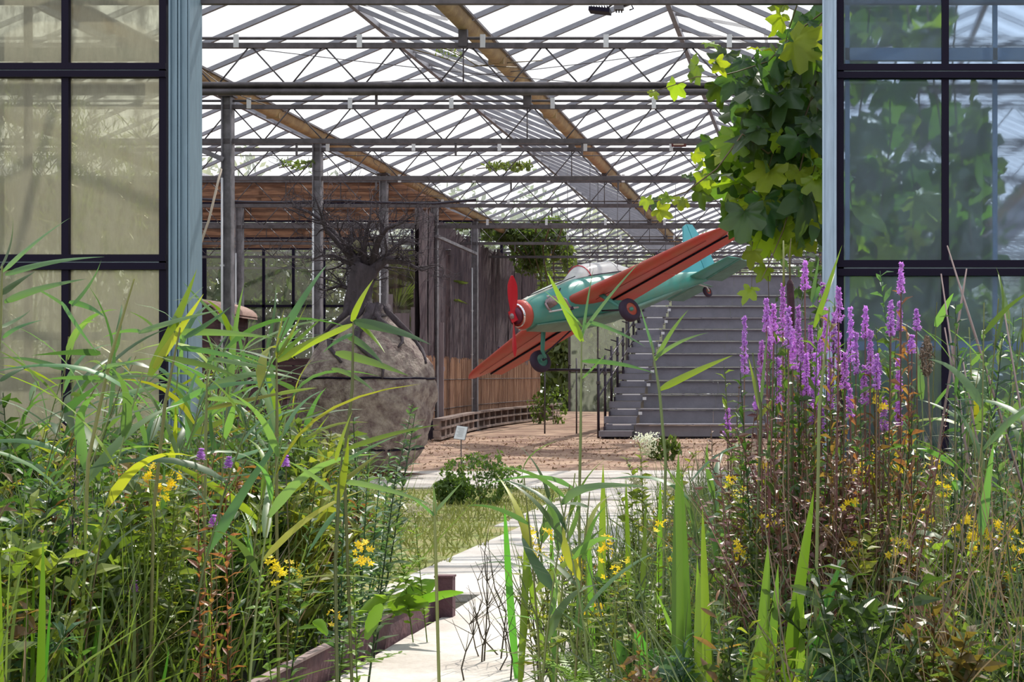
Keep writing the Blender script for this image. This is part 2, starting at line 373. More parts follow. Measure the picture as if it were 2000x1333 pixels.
for (a, b, D, lab) in (((370, 80), (1560, 190), 15.0, 'thin grey wire strung from upper left across the bays'), ((560, 168), (1340, 98), 15.6, 'thin grey wire rising gently to the right under the roof'),
                       ((375, 120), (520, 205), 14.5, 'thin wire sloping down over the left gutter')):
    A, B = at(*a, D), at(*b, D + .1)
    tag(MB().tube([A.lerp(B, i / 8) - Vector((0, 0, .06 * math.sin(math.pi * i / 8))) for i in range(9)], .004, 4).build('wire', M_STEELD), lab, 'wire')

# lamps under the roof
t = thing('floodlight', at(1326, 280, 19.7), 'small brown oblong lamp hanging under a truss beside the vine', 'lamp')
g = MB(); g.tube([(-.09, 0, 0), (.09, 0, 0)], .045, 10); g.build('housing', mat('brown_lamp', (.13, .04, .05), .4), t)
MB().box((0, -.042, -.005), (.13, .02, .05)).build('diffuser', mat('lamp_lens', (.5, .42, .34), .2), t)
MB().tube([(.09, 0, 0), (.16, 0, .02), (.2, 0, .05)], .01, 5).build('bracket', M_STEELD, t); MB().box((.24, 0, .02), (.1, .04, .07)).build('junction_box', M_STEEL, t)
t = thing('spotlight', at(1172, 20, 12), 'black flat floodlight under the header at the top of the doorway', 'lamp')
MB().box((0, 0, -.005), (.16, .12, .03), Matrix.Rotation(.1, 3, 'Y')).build('housing', M_DARK, t); MB().tube([(.05, 0, .01), (.1, 0, .05), (.12, 0, .06)], .008, 5).build('bracket', M_STEELD, t)
for i in range(7): MB().box((-.06 + i * .02, 0, .014), (.005, .11, .018)).build('fin', M_DARK, t)
t = thing('junction_box', at(1209, 12, 12), 'grey junction box with cable glands beside the black floodlight', 'box')
MB().box((0, 0, 0), (.07, .05, .06)).build('body', M_STEEL, t)
for s in (-.02, 0, .02): MB().tube([(s, 0, -.03), (s, 0, -.05)], .006, 6).build('gland', M_STEELD, t)
MB().tube([(.035, 0, 0), (.09, 0, .02), (.11, 0, -.02), (.08, 0, -.03)], .006, 5).build('cable', M_DARK, t)

# ------------------------------------------------------------ facade with the two sliding doors
def glazed(idx, xa, xb, muls, rails, sill, D, glass, label_name, endpost):
    t = struct(bpy.data.objects.new(f'window_{idx}', None)); COL.objects.link(t); t.location = (0, D, 0)
    X = lambda x: X_(x, D); Z = lambda y: Z_(y, D)
    top = -260
    for mx in muls: MB().box((X(mx), 0, (Z(sill) + Z(top)) / 2), (.048, .05, Z(top) - Z(sill))).build('mullion', M_DARK, t)
    a, b = endpost
    MB().box((X((a + b) / 2), 0, (Z(sill) + Z(top)) / 2), ((b - a) * D / F, .06, Z(top) - Z(sill))).build('end_stile', M_DARK, t)
    for r0, r1 in rails + [(sill - 27, sill), (top, top + 28)]:
        zc = Z((r0 + r1) / 2); hh = (r1 - r0) * D / F
        for dz in (-hh * .27, hh * .27): MB().box(((X(xa) + X(xb)) / 2, -.012, zc + dz), (X(xb) - X(xa), .07, hh * .44)).build('rail', M_DARK, t)
        MB().box(((X(xa) + X(xb)) / 2, 0, zc), (X(xb) - X(xa), .06, hh * .2)).build('rail_groove', M_RAILB, t)
    xs = sorted(muls + [xa if endpost[0] > xa + 100 else (a + b) / 2] + [xb if endpost[0] < xb - 100 else (a + b) / 2])
    ys = [top] + [v for r in rails for v in r] + [sill - 27]
    for i in range(len(xs) - 1):
        for j in range(0, len(ys) - 1, 2) :
            y0, y1 = ys[j], ys[j + 1]
            x0, x1 = X(xs[i]), X(xs[i + 1]); 
            MB().box(((x0 + x1) / 2, .012, (Z(y0) + Z(y1)) / 2), (x1 - x0 - .02, .006, Z(y0) - Z(y1) + .01)).build('pane', glass, t)
    return t
LM = [130 - 191 * k for k in range(0, 12)]; RM = [1846 + 203 * k for k in range(0, 8)]
glazed(1, -2050, 328, LM, [(125, 153), (498, 528)], 886, 10.72, M_GLASSL, '', (314, 328))
glazed(2, 1636, 3400, RM, [(127, 155), (509, 540)], 922, 10.72, M_GLASSR, '', (1634, 1648))
# fixed frame behind the doors
wf = struct(bpy.data.objects.new('wall_front', None)); COL.objects.link(wf); wf.location = (0, 10.95, 0)
for yy, hh in ((107, 24), (657, 16), (-266, 24)): MB().box(((X_(-2050, 10.95) + X_(330, 10.95)) / 2, 0, Z_(yy, 10.95)), (X_(330, 10.95) - X_(-2050, 10.95), .05, hh * 10.95 / F)).build('frame_rail', M_RAILB, wf)
for yy, hh in ((107, 24), (676, 18), (-266, 24)): MB().box(((X_(1650, 10.95) + X_(3400, 10.95)) / 2, 0, Z_(yy, 10.95)), (X_(3400, 10.95) - X_(1650, 10.95), .05, hh * 10.95 / F)).build('frame_rail', M_RAILB, wf)
for x in [55 - 185 * k for k in range(11)]: MB().box((X_(x, 10.95), 0, 2.3), (.038, .05, 4.6)).build('frame_post', M_POSTB, wf)
for x in [1655] + [1943 + 200 * k for k in range(7)]: MB().box((X_(x, 10.95), 0, 2.3), (.032, .05, 4.6)).build('frame_post', M_RAILB, wf)
MB().box(((X_(-2050, 10.9) + X_(330, 10.9)) / 2, .02, .22), (X_(330, 10.9) - X_(-2050, 10.9), .08, .5)).build('base_board', M_BASE, wf)
MB().box(((X_(1636, 10.9) + X_(3400, 10.9)) / 2, .02, .16), (X_(3400, 10.9) - X_(1636, 10.9), .08, .4)).build('base_board', M_BASE, wf)
# jamb posts with grooves
def jamb(idx, x0, x1, D, ribs, m_):
    t = struct(bpy.data.objects.new(f'trim_{idx}', None)); COL.objects.link(t); t.location = (0, D, 0)
    w = (x1 - x0) * D / F
    MB().box((X_((x0 + x1) / 2, D), .1, 2.35), (w, .2, 4.8)).build('post', m_, t)
    for r in ribs:
        MB().box((X_(r, D), -.008, 2.35), (.012, .02, 4.8)).build('rib', m_, t)
    return t
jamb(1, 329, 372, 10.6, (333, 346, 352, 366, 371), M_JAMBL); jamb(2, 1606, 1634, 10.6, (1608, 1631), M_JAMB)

# ------------------------------------------------------------ back and side walls with dirty glass
def glass_wall(name, P, Q, z0, z1, step, colr=M_STEELD, thick=.04, glass=M_GLASSB, hs=(1.2, 2.6)):
    t = struct(bpy.data.objects.new(name, None)); COL.objects.link(t)
    P, Q = Vector(P), Vector(Q); L = (Q - P).length; n = max(1, round(L / step))
    for i in range(n + 1):
        c = P.lerp(Q, i / n); MB().bar((c.x, c.y, z0), (c.x, c.y, z1), thick * (1.7 if i % 4 == 0 else 1), thick).build('mullion', colr, t)
        if i < n:
            d = P.lerp(Q, (i + 1) / n); MB().quad((c.x, c.y, z0), (d.x, d.y, z0), (d.x, d.y, z1), (c.x, c.y, z1)).build('pane', glass, t)
    for z in (z0,) + tuple(hs) + (z1,): MB().bar((P.x, P.y, z), (Q.x, Q.y, z), thick, thick).build('rail', colr, t)
    return t
glass_wall('wall_back', (-7.0, YB, 0), (9.66, YB, 0), .3, ZG + .7, .8, hs=(1.5, 3.0))
glass_wall('wall_left', (-15.9, 10.95, 0), (-15.9, 34, 0), 0.2, ZG, 1.5, hs=(1.5, 3.0))
glass_wall('wall_right', (9.66, 10.95, 0), (9.66, YB, 0), 0.2, ZG, 1.5, hs=(1.5, 3.0))
M_CLEAR = glass_mat('clear_glass', (.9, .95, .92), .9, .1, (.7, .7, .6), 1.0)
glass_wall('wall_left_back', (-15.9, 34, 0), (-6.9, 34, 0), .3, ZG + .6, .63, colr=M_DARK, thick=.055, glass=M_CLEAR, hs=(2.78,))

# ------------------------------------------------------------ reed shade mats of the left bay
M_MAT = mat('shade_mat', (0.30, 0.165, 0.105), 0.9, 0, col2=(0.17, 0.085, 0.06), scale=3.0, bump=.6, bscale=30, stretch=(1.2, 1, 14), trans=.25)
def hang_mat(y0, y1, D, label, xr0=None, xr1=None, xl=-15.8):
    """roll of reed matting hung level; right edge from xr0 (top) to xr1 (bottom)"""
    g = MB(); n = 40; rows = max(4, int((y1 - y0) / 6)); vs = []
    for j in range(rows + 1):
        v = j / rows; xr = xr0 + (xr1 - xr0) * v
        for i in range(n + 1):
            x = xl + (xr - xl) * i / n
            z = Z_(y0 + (y1 - y0) * v, D) + .05 * mnoise.noise(Vector((x * .6, D, v * .5))) * (v if v > .5 else .3)
            vs.append((x, D + .06 * mnoise.noise(Vector((x * 1.1, v * 3, D * 3.1))) + (.035 if j % 2 else 0), z))
    g.add(vs, [(j * (n + 1) + i, j * (n + 1) + i + 1, (j + 1) * (n + 1) + i + 1, (j + 1) * (n + 1) + i) for j in range(rows) for i in range(n)])
    t = thing('reed_mat', (0, 0, 0), label, 'mat')
    g.build('mat', M_MAT, t)
    zz = Z_(y0, D); MB().bar((xl, D - .02, zz), (xr0, D - .02, zz), .05, .05).build('batten', M_STEELD, t)
    zz = Z_(y1, D); MB().bar((xl, D - .05, zz), (xr1, D - .05, zz), .03, .03).build('hem', M_DARK, t)
    for x in np.arange(-15, xr0, .8): MB().bar((x, D - .05, Z_(y0, D)), (x, D - .05, Z_(y1, D)), .012, .012).build('tie', M_STEELD, t)
hang_mat(350, 398, 22.98, 'topmost brown reed shade mat in the left bay, right end cut on a slant', X_(768, 22.98), X_(858, 22.98))
hang_mat(402, 433, 25.98, 'second brown reed shade mat from the top in the left bay', X_(860, 25.98), X_(925, 25.98))
hang_mat(438, 466, 28.98, 'third reed shade mat from the top, behind the bare crown', X_(708, 28.98), X_(716, 28.98))
hang_mat(467, 487, 31.98, 'lowest and darkest reed shade mat with a ragged hem', X_(640, 31.98), X_(650, 31.98))

# ------------------------------------------------------------ curved reed wall
def wallX(D):  # plan curve of the wall face
    t = (D - 24.4) / 11.8
    return -6.22 - .35 * math.sin(math.pi * min(max(t, 0), 1)) - .30 * t
M_BARK = mat('bark_mat', (0.125, 0.09, 0.10), 0.95, 0, col2=(0.055, 0.04, 0.055), scale=7, bump=.8, stretch=(3, 3, .5))
M_REED = mat('tan_reed', (0.47, 0.28, 0.18), 0.8, 0, col2=(0.30, 0.16, 0.11), scale=5, bump=.3, stretch=(3, 3, .4))
M_PALE = mat('pale_board', (0.33, 0.27, 0.29), 0.9, 0, var=.3, scale=3, stretch=(5, 5, .5), bump=.3)
wt = thing('reed_wall', (0, 0, 0), 'tall curved wall of dark bark matting over tan reed screen, behind the aircraft', 'wall')
Ds = np.linspace(24.4, 36.2, 60)
g = MB(); vs = []
for D in Ds:
    for z in (0.1, ZG - .25): vs.append((wallX(D) - .08, D, z))
g.add(vs, [(2 * i, 2 * i + 2, 2 * i + 3, 2 * i + 1) for i in range(59)]); 
Xe = wallX(36.2); g.add([(Xe - .08, 36.2, .1), (Xe - 1.2, 36.5, .1), (Xe - 1.2, 36.5, ZG - .25), (Xe - .08, 36.2, ZG - .25)], [(0, 1, 2, 3)])
g.build('backing', M_BARK, wt)
# upper bark strips (wide uneven vertical slabs) as parts
D = 24.4; k = 0
while D < 36.1:
    w = random.uniform(.28, .5); g = MB(); a, b = D, min(D + w, 36.2); n = 7
    dd = random.uniform(-.02, .03); vs = []
    for i in range(n):
        q = a + (b - a) * i / (n - 1)
        for z in (floor_z(q) + 1.25, 2.0, 2.8, ZG - .2 - random.random() * .15):
            vs.append((wallX(q) + dd + .035 * math.sin(math.pi * i / (n - 1)) + random.uniform(-.015, .02), q, z))
    g.add(vs, [(4 * i + j, 4 * i + 4 + j, 4 * i + 5 + j, 4 * i + 1 + j) for i in range(n - 1) for j in range(3)], True)
    g.build('bark_strip', M_BARK, wt); D += w + .01
g = MB(); D = 24.4
while D < 36.2:
    x = wallX(D) + .05 + random.uniform(-.012, .012); z0 = floor_z(D) + .18; z1 = floor_z(D) + 1.32 + random.uniform(-.03, .03)
    g.bar((x, D, z0), (x + random.uniform(-.01, .01), D + random.uniform(-.015, .015), z1), .013, .016); D += .019
tag(g.build('reed_screen', M_REED, wt), kind='stuff')
for z in (.45, .95): MB().tube([(wallX(d) + .07, d, floor_z(d) + z) for d in np.linspace(24.4, 36.2, 16)], .006, 4).build('binding_wire', M_STEELD, wt)
# pallet base rail
M_PAL = mat('weathered_pallet', (0.33, 0.25, 0.22), 0.9, 0, var=.5, scale=6, bump=.3)
pt = thing('pallet_kerb', (0, 0, 0), 'curved kerb of weathered pallets along the foot of the reed wall', 'pallet')
for z in (.05, .20, .34):
    D = 24.2
    while D < 36.4:
        a, b = D, D + 1.2
        MB().bar((wallX(a) + .32, a, floor_z(a) + z), (wallX(b) + .32, b - .01, floor_z(b) + z), .11 if z < .3 else .16, .035).build('plank', M_PAL, pt); D += 1.2
D = 24.25
while D < 36.4:
    for z in (.12, .27): MB().box((wallX(D) + .3, D, floor_z(D) + z), (.1, .12, .11)).build('block', M_PAL, pt)
    D += .6
g = MB(); g.add([p for d in np.linspace(24.2, 36.4, 12) for p in ((wallX(d) + .1, d, floor_z(d)), (wallX(d) + .1, d, floor_z(d) + .33))], [(2 * i, 2 * i + 2, 2 * i + 3, 2 * i + 1) for i in range(11)]); g.build('dark_backing', M_DARK, pt)

# pale boards and dark mesh fence, left of the reed wall
t = thing('board_screen', (0, 0, 0), 'screen of pale lilac-grey boards between the columns right of the tree', 'screen')
xs = [742, 762, 772, 800, 806, 826, 831, 862]
D = 26.0
for i, (xa, xb, yt) in enumerate([(742, 768, 575), (770, 800, 612), (801, 818, 600), (819, 830, 622), (831, 852, 612), (853, 866, 630)]):
    a, b = X_(xa, D), X_(xb, D); z1 = Z_(yt, D); z0 = floor_z(D)
    MB().box(((a + b) / 2, D + .02 * (i % 3), (z0 + z1) / 2), (b - a - .012, .025, z1 - z0)).build('board', M_PALE, t)
for z in (.4, 1.3): MB().box((X_(804, D), D + .08, z), (X_(866, D) - X_(742, D), .04, .07)).build('cross_rail', M_PALE, t)
M_BROWN = mat('dark_brown_wood', (0.085, 0.045, 0.05), 0.9, 0, var=.5, scale=4, stretch=(.6, 1, 6), bump=.3)
t = thing('dark_fence', (0, 0, 0), 'long dark brown slatted low wall at the back of the left bay', 'fence')
D = 30.5; z = floor_z(D) + .08
while z < 1.55:
    MB().box(((-15.8 + -7.1) / 2, D + .01 * ((z * 9) % 2), z), (8.7, .03, .135)).build('slat', M_BROWN, t); z += .15
for x in np.arange(-15.6, -7, 1.2): MB().box((x, D - .04, .9), (.09, .06, 1.5)).build('post', M_BROWN, t)
t = thing('curtain', (0, 0, 0), 'dark brown netting hung beside the reed wall, behind the tree branches', 'netting')
g = MB(); n = 60; D = 27.2; vs = []
for i in range(n + 1):
    for j, z in enumerate((.2, 1.4, 2.6, 3.35)): vs.append((-7.75 + 1.35 * i / n, D + .09 * math.sin(i * .9) * (1.2 - j * .25), z))
g.add(vs, [(4 * i + j, 4 * i + 4 + j, 4 * i + 5 + j, 4 * i + 1 + j) for i in range(n) for j in range(3)], True)
def net_mat():
    m = bpy.data.materials.new('netting'); m.use_nodes = True; t = m.node_tree; N = t.nodes; L = t.links; b = N['Principled BSDF']
    b.inputs['Base Color'].default_value = (.14, .09, .095, 1); b.inputs['Roughness'].default_value = .9
    co = N.new('ShaderNodeTexCoord'); n = N.new('ShaderNodeTexNoise'); n.inputs['Scale'].default_value = 2.2; L.new(co.outputs['Object'], n.inputs['Vector'])
    mr = N.new('ShaderNodeMapRange'); mr.inputs[1].default_value = .35; mr.inputs[2].default_value = .65; mr.inputs[3].default_value = .2; mr.inputs[4].default_value = .55; L.new(n.outputs[0], mr.inputs[0])
    tp = N.new('ShaderNodeBsdfTransparent'); mx = N.new('ShaderNodeMixShader'); L.new(mr.outputs[0], mx.inputs[0]); L.new(b.outputs[0], mx.inputs[1]); L.new(tp.outputs[0], mx.inputs[2]); L.new(mx.outputs[0], N['Material Output'].inputs[0]); return m
g.build('net', net_mat(), t); MB().tube([(-7.8, D, 3.37), (-6.4, D, 3.37)], .02, 6).build('rail', M_STEELD, t)
# shed with a curved tan roof, far left
t = thing('shed', (X_(375, 24), 24, floor_z(24)), 'dark brown timber hut with a rounded tan roof, half behind the reeds', 'shed')
hw, zt_ = .75, Z_(612, 24) - floor_z(24)
for i in range(10): MB().box((-.4 + (-hw + .08 + i * (2 * hw - .1) / 9.4), 0, zt_ / 2), (.15, .03, zt_)).build('board', M_BROWN, t)
for i in range(9): MB().box((-.4 + hw - .02, .08 + .155 * i, zt_ / 2), (.03, .15, zt_)).build('board', M_BROWN, t)
g = MB(); vs = []; n = 14
for i in range(n + 1):
    a = math.pi * i / n; px, pz = -.4 + (hw + .08) * -math.cos(a), zt_ + .26 * math.sin(a) + .01
    vs += [(px, -.08, pz), (px, 1.6, pz), (px * 1.0, -.08, pz - .04), (px, 1.6, pz - .04)]
g.add(vs, [f for i in range(n) for f in ((4 * i, 4 * i + 4, 4 * i + 5, 4 * i + 1), (4 * i + 2, 4 * i + 3, 4 * i + 7, 4 * i + 6), (4 * i, 4 * i + 2, 4 * i + 6, 4 * i + 4))], True)
g.build('roof', mat('tan_roof', (.42, .27, .22), .8, 0, var=.3, scale=20), t)
g = MB(); g.add([(-.4 + (hw) * -math.cos(math.pi * i / n), 0, zt_ + .22 * math.sin(math.pi * i / n)) for i in range(n + 1)], [tuple(range(n + 1))]); g.build('gable', M_BROWN, t)
# crates standing left
def crate(x, D, w, h, lab):
    t = thing('crate', (X_(x, D), D, floor_z(D)), lab, 'crate')
    for i in range(int(h / .17)):
        for yy in (-w / 2, w / 2): MB().box((0, yy, .09 + .17 * i), (w * 1.3, .02, .15)).build('slat', M_BROWN, t)
        for xx in (-1, 1): MB().box((xx * w * .65, 0, .09 + .17 * i), (.02, w, .15)).build('slat', M_BROWN, t)
    for sx in (-1, 1):
        for sy in (-1, 1): MB().box((sx * (w * .65 - .04), sy * (w / 2 - .04), h / 2), (.06, .06, h)).build('corner_post', M_BROWN, t)
crate(500, 22.5, .9, 1.0, 'dark slatted timber crate behind the reeds, left of the tree ball')
crate(405, 20, .8, .85, 'dark slatted timber crate nearest the left door post')

# ------------------------------------------------------------ root ball with the bare tree
BX, BD = X_(718, 16.0), 16.0
M_BALL = mat('root_ball', (0.36, 0.30, 0.26), 0.95, 0, col2=(0.13, 0.085, 0.085), scale=9, bump=1.0, bscale=38)
M_TREE = mat('dead_bark', (0.085, 0.065, 0.08), 0.85, 0, var=.45, scale=9, bump=.8, stretch=(2, 2, .5))
zc = lambda y: Z_(y, BD)
tb = thing('root_ball', (BX, BD, 0), 'huge rough grey-brown root ball wrapped in bark, carrying a bare tree', 'sculpture')
prof = [(920, 60), (905, 82), (880, 100), (850, 115), (810, 125), (772, 129), (745, 126), (715, 115), (685, 98), (655, 76), (632, 54), (615, 36), (600, 28)]
g = MB(); vs = []; n = 72; rings = 56
ys = [p[0] for p in prof][::-1]; rr = [p[1] for p in prof][::-1]
for j in range(rings + 1):
    y = 600 + 320 * j / rings; r0 = float(np.interp(y, ys, rr)) * BD / F
    seam = max(math.exp(-((y - 740) / 2.6) ** 2), math.exp(-((y - 877) / 2.6) ** 2))
    for i in range(n):
        a = 2 * math.pi * i / n; d = Vector((math.cos(a), math.sin(a), 0)); z = zc(y)
        q = Vector((d.x * 2.2, d.y * 2.2, z * 2.2))
        r = r0 * (1 + .07 * mnoise.noise(q) + .05 * mnoise.noise(q * 3) + .035 * abs(mnoise.noise(q * 8))) - .03 * seam
        if y < 690: r += .03 * (690 - y) / 90 * abs(math.sin(a * 4.5 + .8 * mnoise.noise(Vector((z * 3, 1, 2)))))
        vs.append((d.x * r, d.y * r, z))
g.add(vs, [(j * n + i, (j + 1) * n + i, (j + 1) * n + (i + 1) % n, j * n + (i + 1) % n) for j in range(rings) for i in range(n)], True)
g.add([vs[i] for i in range(rings * n, rings * n + n)], [tuple(range(n))]); g.build('ball', M_BALL, tb)
for y, r0 in ((740, 126), (877, 103)):
    pts = []
    for i in range(37):
        a = 2 * math.pi * i / 36; z = zc(y); r = r0 * BD / F; q = Vector((math.cos(a) * 2.2, math.sin(a) * 2.2, z * 2.2))
        r = r * (1 + .07 * mnoise.noise(q) + .05 * mnoise.noise(q * 3)) - .005; pts.append((math.cos(a) * r, math.sin(a) * r, z + .004 * math.sin(a * 9)))
    MB().tube(pts, .011, 5, cap=False).build('strap', M_DARK, tb)
# bark roots flowing over the shoulder
for k in range(9):
    a = R(-150 + k * 38 + random.uniform(-8, 8)); pts = []; rs = []
    for j in range(9):
        y = 598 + (82 + 30 * (k % 3)) * j / 8; r0 = float(np.interp(y, ys, rr)) * BD / F
        aa = a + .25 * math.sin(j * .8 + k); pts.append((math.cos(aa) * (r0 + .03), math.sin(aa) * (r0 + .03), zc(y))); rs.append(.045 * (1 - j / 9) + .006)
    MB().tube(pts, rs, 7, noise=.25).build('root', M_TREE, tb)
# rusty cradle
M_ROD = mat('rusty_rod', (.16, .06, .035), .7, .3, var=.4)
g = MB(); g.lathe([(.30, zc(918)), (.34, zc(925)), (.30, zc(938)), (.18, zc(944))], 20); g.build('cradle_ring', M_ROD, tb)
for a in (-70, -45, -20, 20, 150, 200, 240): MB().tube([(math.cos(R(a)) * .26, math.sin(R(a)) * .26, zc(925)), (math.cos(R(a)) * .62, math.sin(R(a)) * .62, 0.05)], .012, 6).build('cradle_leg', M_ROD, tb)
# tree
tt = thing('bare_tree', (BX, BD, 0), 'dead bonsai-like tree with a thick dark trunk and tangled bare twigs', 'tree')
px = lambda x, y, dy=0.0: Vector((X_(x, BD) - BX, dy, zc(y)))
MB().tube([px(716, 640), px(702, 612), px(699, 585), px(704, 555), px(712, 530), px(717, 518)], [.30, .17, .135, .125, .13, .12], 16, noise=.16).build('trunk', M_TREE, tt)
g = MB()
tw = MB()
rnd = random.Random(11)
def branch(mb, p, d, r, L, depth):
    n = 5; pts = [p]; rs = [r]; q = p.copy(); dd = d.copy()
    for i in range(n):
        dd = (dd + Vector((rnd.gauss(0, .22), rnd.gauss(0, .22), rnd.gauss(0, .16) + .05))).normalized(); q = q + dd * L / n; pts.append(q.copy()); rs.append(max(.0022, r * (1 - .55 * (i + 1) / n)))
    (mb if r > .012 else tw).tube(pts, rs, 7 if r > .02 else 4, cap=False)
    if depth > 0:
        for _ in range(rnd.choice((2, 3))):
            i = rnd.randint(1, n); 
            nd = (dd * .6 + Vector((rnd.gauss(0, .75), rnd.gauss(0, .7), rnd.gauss(.1, .5)))).normalized()
            branch(mb, pts[i], nd, rs[i] * .62, L * rnd.uniform(.5, .78), depth - 1)
limbs = [([(712, 540), (690, 505), (672, 480), (650, 452), (628, 430), (600, 412), (575, 405)], .07), ([(714, 535), (690, 515), (664, 508), (640, 495), (612, 495), (592, 502)], .045),
         ([(712, 545), (735, 520), (752, 508), (778, 510), (800, 518), (822, 528), (846, 520)], .075), ([(725, 515), (745, 470), (765, 450), (800, 440), (830, 425)], .04),
         ([(735, 515), (750, 500), (770, 480), (790, 470), (815, 475)], .035), ([(700, 520), (668, 480), (645, 450), (640, 420), (632, 385)], .04), ([(690, 568), (672, 560), (655, 558), (630, 566), (610, 563)], .03),
         ([(716, 520), (712, 490), (720, 465), (728, 440), (735, 410)], .045), ([(705, 520), (695, 490), (680, 465), (675, 440), (665, 415)], .035)]
for k, (pl, r0) in enumerate(limbs):
    dy = rnd.uniform(-.25, .25); n = len(pl); pts = [px(x, y, dy * (i / (n - 1)) * 1.5) for i, (x, y) in enumerate(pl)]; rs = [r0 * .85 * (1 - i / (n - 1)) ** 1.3 + .006 for i in range(n)]
    b = MB(); b.tube(pts, rs, 9, noise=.15)
    for i in range(1, n):
        for _ in range(3):
            d = (pts[i] - pts[i - 1]).normalized(); nd = (d * .5 + Vector((rnd.gauss(0, .6), rnd.gauss(0, .6), rnd.gauss(.15, .55)))).normalized()
            branch(b, pts[i].lerp(pts[i - 1], rnd.random()), nd, min(.011, rs[i] * .45), rnd.uniform(.2, .42), 2)
    b.build('branch', M_TREE, tt)
tag(tw.build('twigs', M_TREE, tt), kind='stuff')
nb = thing('pale_tuft', px(699, 482, .0) + Vector((BX, BD, 0)), 'small pale round tuft lodged in the middle of the bare crown', 'tuft')
n = 500; pos = rng.normal(0, 1, (n, 3)); pos /= np.linalg.norm(pos, axis=1)[:, None]; pos *= (.055 * rng.uniform(.8, 1, n))[:, None]; pos[:, 2] *= 1.25
batch('leaf_scales', [(-.006, 0, 0), (0, -.004, 0), (.008, 0, .002), (0, .004, 0)], [(0, 1, 2, 3)], rand_rots(n, 2), pos, mat('pale_moss', (.42, .40, .25), .9, trans=.3), parent=nb)['kind'] = 'stuff'
MB().lathe([(0.001, -.06), (.035, -.045), (.05, 0), (.035, .05), (.001, .065)], 12).build('core', mat('moss_core', (.25, .23, .15), .9), nb)

# small sign
t = thing('sign', at(900, 846, 15.2), 'small white information board on a thin stake before the pallets', 'sign')
Mr = Matrix.Rotation(R(-25), 3, 'X') @ Matrix.Rotation(R(8), 3, 'Y')
MB().box((0, 0, 0), (.105, .008, .135), Mr).build('board', mat('white_board', (.72, .73, .76), .4), t)
MB().box((0, .006, 0), (.115, .006, .145), Mr).build('backing', M_STEELD, t)
g = MB()
for i in range(8): g.box(Mr @ Vector((-.006 + .004 * (i % 3), -.0052, .045 - i * .012)), (.07 - .012 * (i % 3), .001, .003), Mr)
tag(g.build('print_lines', mat('grey_print', (.4, .4, .42), .6), t), kind='stuff')
MB().tube([(0, .012, .02), (0, .02, -(Z_(846, 15.2)))], .005, 6).build('stake', M_STEELD, t)

# ------------------------------------------------------------ bleachers
M_BL = mat('bleacher_grey', (0.235, 0.225, 0.265), 0.75, 0, var=.22, scale=2.5, bump=.1)
M_BLT = mat('tread_edge', (0.50, 0.48, 0.50), 0.5, .3, var=.3, scale=6)
M_TAG = mat('step_tag', (.75, .74, .76), .5)
M_BLK = mat('black_post', (.03, .02, .035), .4, .3)
bl = thing('bleachers', (0, 0, 0), 'grey tiered bleacher seating with eleven rows and side steps, right of centre', 'bleachers')
rowy = [862, 828, 798, 769.5, 743, 717, 690.6, 666.5, 643, 620.5, 598, 577, 537]
XR = 1.9
for k in range(12):
    D = 25.4 + .62 * k; D2 = D
    z0 = Z_(rowy[k], D); z1 = Z_(rowy[k + 1], D) - .006
    if k == 0: z0 = floor_z(D) + .03
    xs = [-3.0] + [-3.0 + 1.22 * j for j in range(1, 5)] + [XR]
    for j in range(len(xs) - 1):
        MB().box(((xs[j] + xs[j + 1]) / 2, D + .015, (z0 + z1) / 2 - .012), (xs[j + 1] - xs[j] - .004, .03, z1 - z0 - .03)).build('riser_panel', M_BL, bl)
    MB().box(((-3.0 + XR) / 2, D + .31 - .025, z1 - .01), (XR + 3.0, .66, .022)).build('tread', M_BL, bl)
    g = MB(); x = -2.98
    while x < XR:
        w = random.uniform(.4, .8); g.bar((x, D - .052, z1 - .004), (min(x + w, XR), D - .052, z1 - .006 + random.uniform(-.006, .003)), .006, .010); x += w + .03
    tag(g.build('tread_edging', M_BLT, bl), kind='stuff')
    if k < 11:
        # aisle: two half steps per row
        for hlf in (0, 1):
            Dh = D + .31 * hlf - .18; za = z0 + (z1 - z0) * (.5 * hlf); zbb = z0 + (z1 - z0) * (.5 * hlf + .5) - .012
            xa = -3.56 if hlf == 0 else -3.5
            MB().box(((xa - 3.03) / 2, Dh, (za + zbb) / 2), (-3.03 - xa, .02, zbb - za - .012)).build('step_riser', M_BL, bl)
            MB().box(((xa - 3.03) / 2, Dh + .17, zbb), (-3.03 - xa, .36, .015)).build('step_tread', M_BL, bl)
        MB().box((-3.36 + .35 * .5, D - .205, z1 - .006), (.30, .012, .02)).build('step_nosing', M_TAG, bl)
        if k > 0: MB().box((-3.0 + .02, D - .055, z1 - .075), (.06, .006, .05)).build('step_tag', M_TAG, bl)
MB().box(((-3.56 + XR) / 2, 29, floor_z(25.4) + .02), (XR + 3.56, 7.0, .05)).build('plinth', M_BLK, bl)
# stringer on the open side
g = MB()
for k in range(12):
    D = 25.4 + .62 * k; z0 = floor_z(D); z1 = Z_(rowy[k + 1], D) - .05
    g = MB(); g.box((-3.5, D + .3, (z0 + z1) / 2), (.02, .6, z1 - z0)); g.build('side_panel', M_BLK, bl)
for k in range(9):
    D = 25.6 + .8 * k; zt2 = Z_(718 - 18 * k if k < 7 else 600, D) + .05; x = -3.62 
    MB().tube([(x, D, floor_z(D)), (x, D, zt2)], .022, 8).build('rail_post', M_BLK, bl)
    MB().tube([(x - .02, D, zt2 - .08), (x - .12, D, zt2 - .05)], .012, 6).build('rail_hook', M_BLK, bl)
    MB().box((x, D, zt2 - .3), (.06, .06, .05)).build('clamp', M_STEELD, bl)
for dz in (0, .35): MB().tube([(-3.62, 25.6, Z_(735, 25.6) - dz), (-3.62, 32, Z_(600, 32) - dz)], .015, 6).build('handrail', M_BLK, bl)
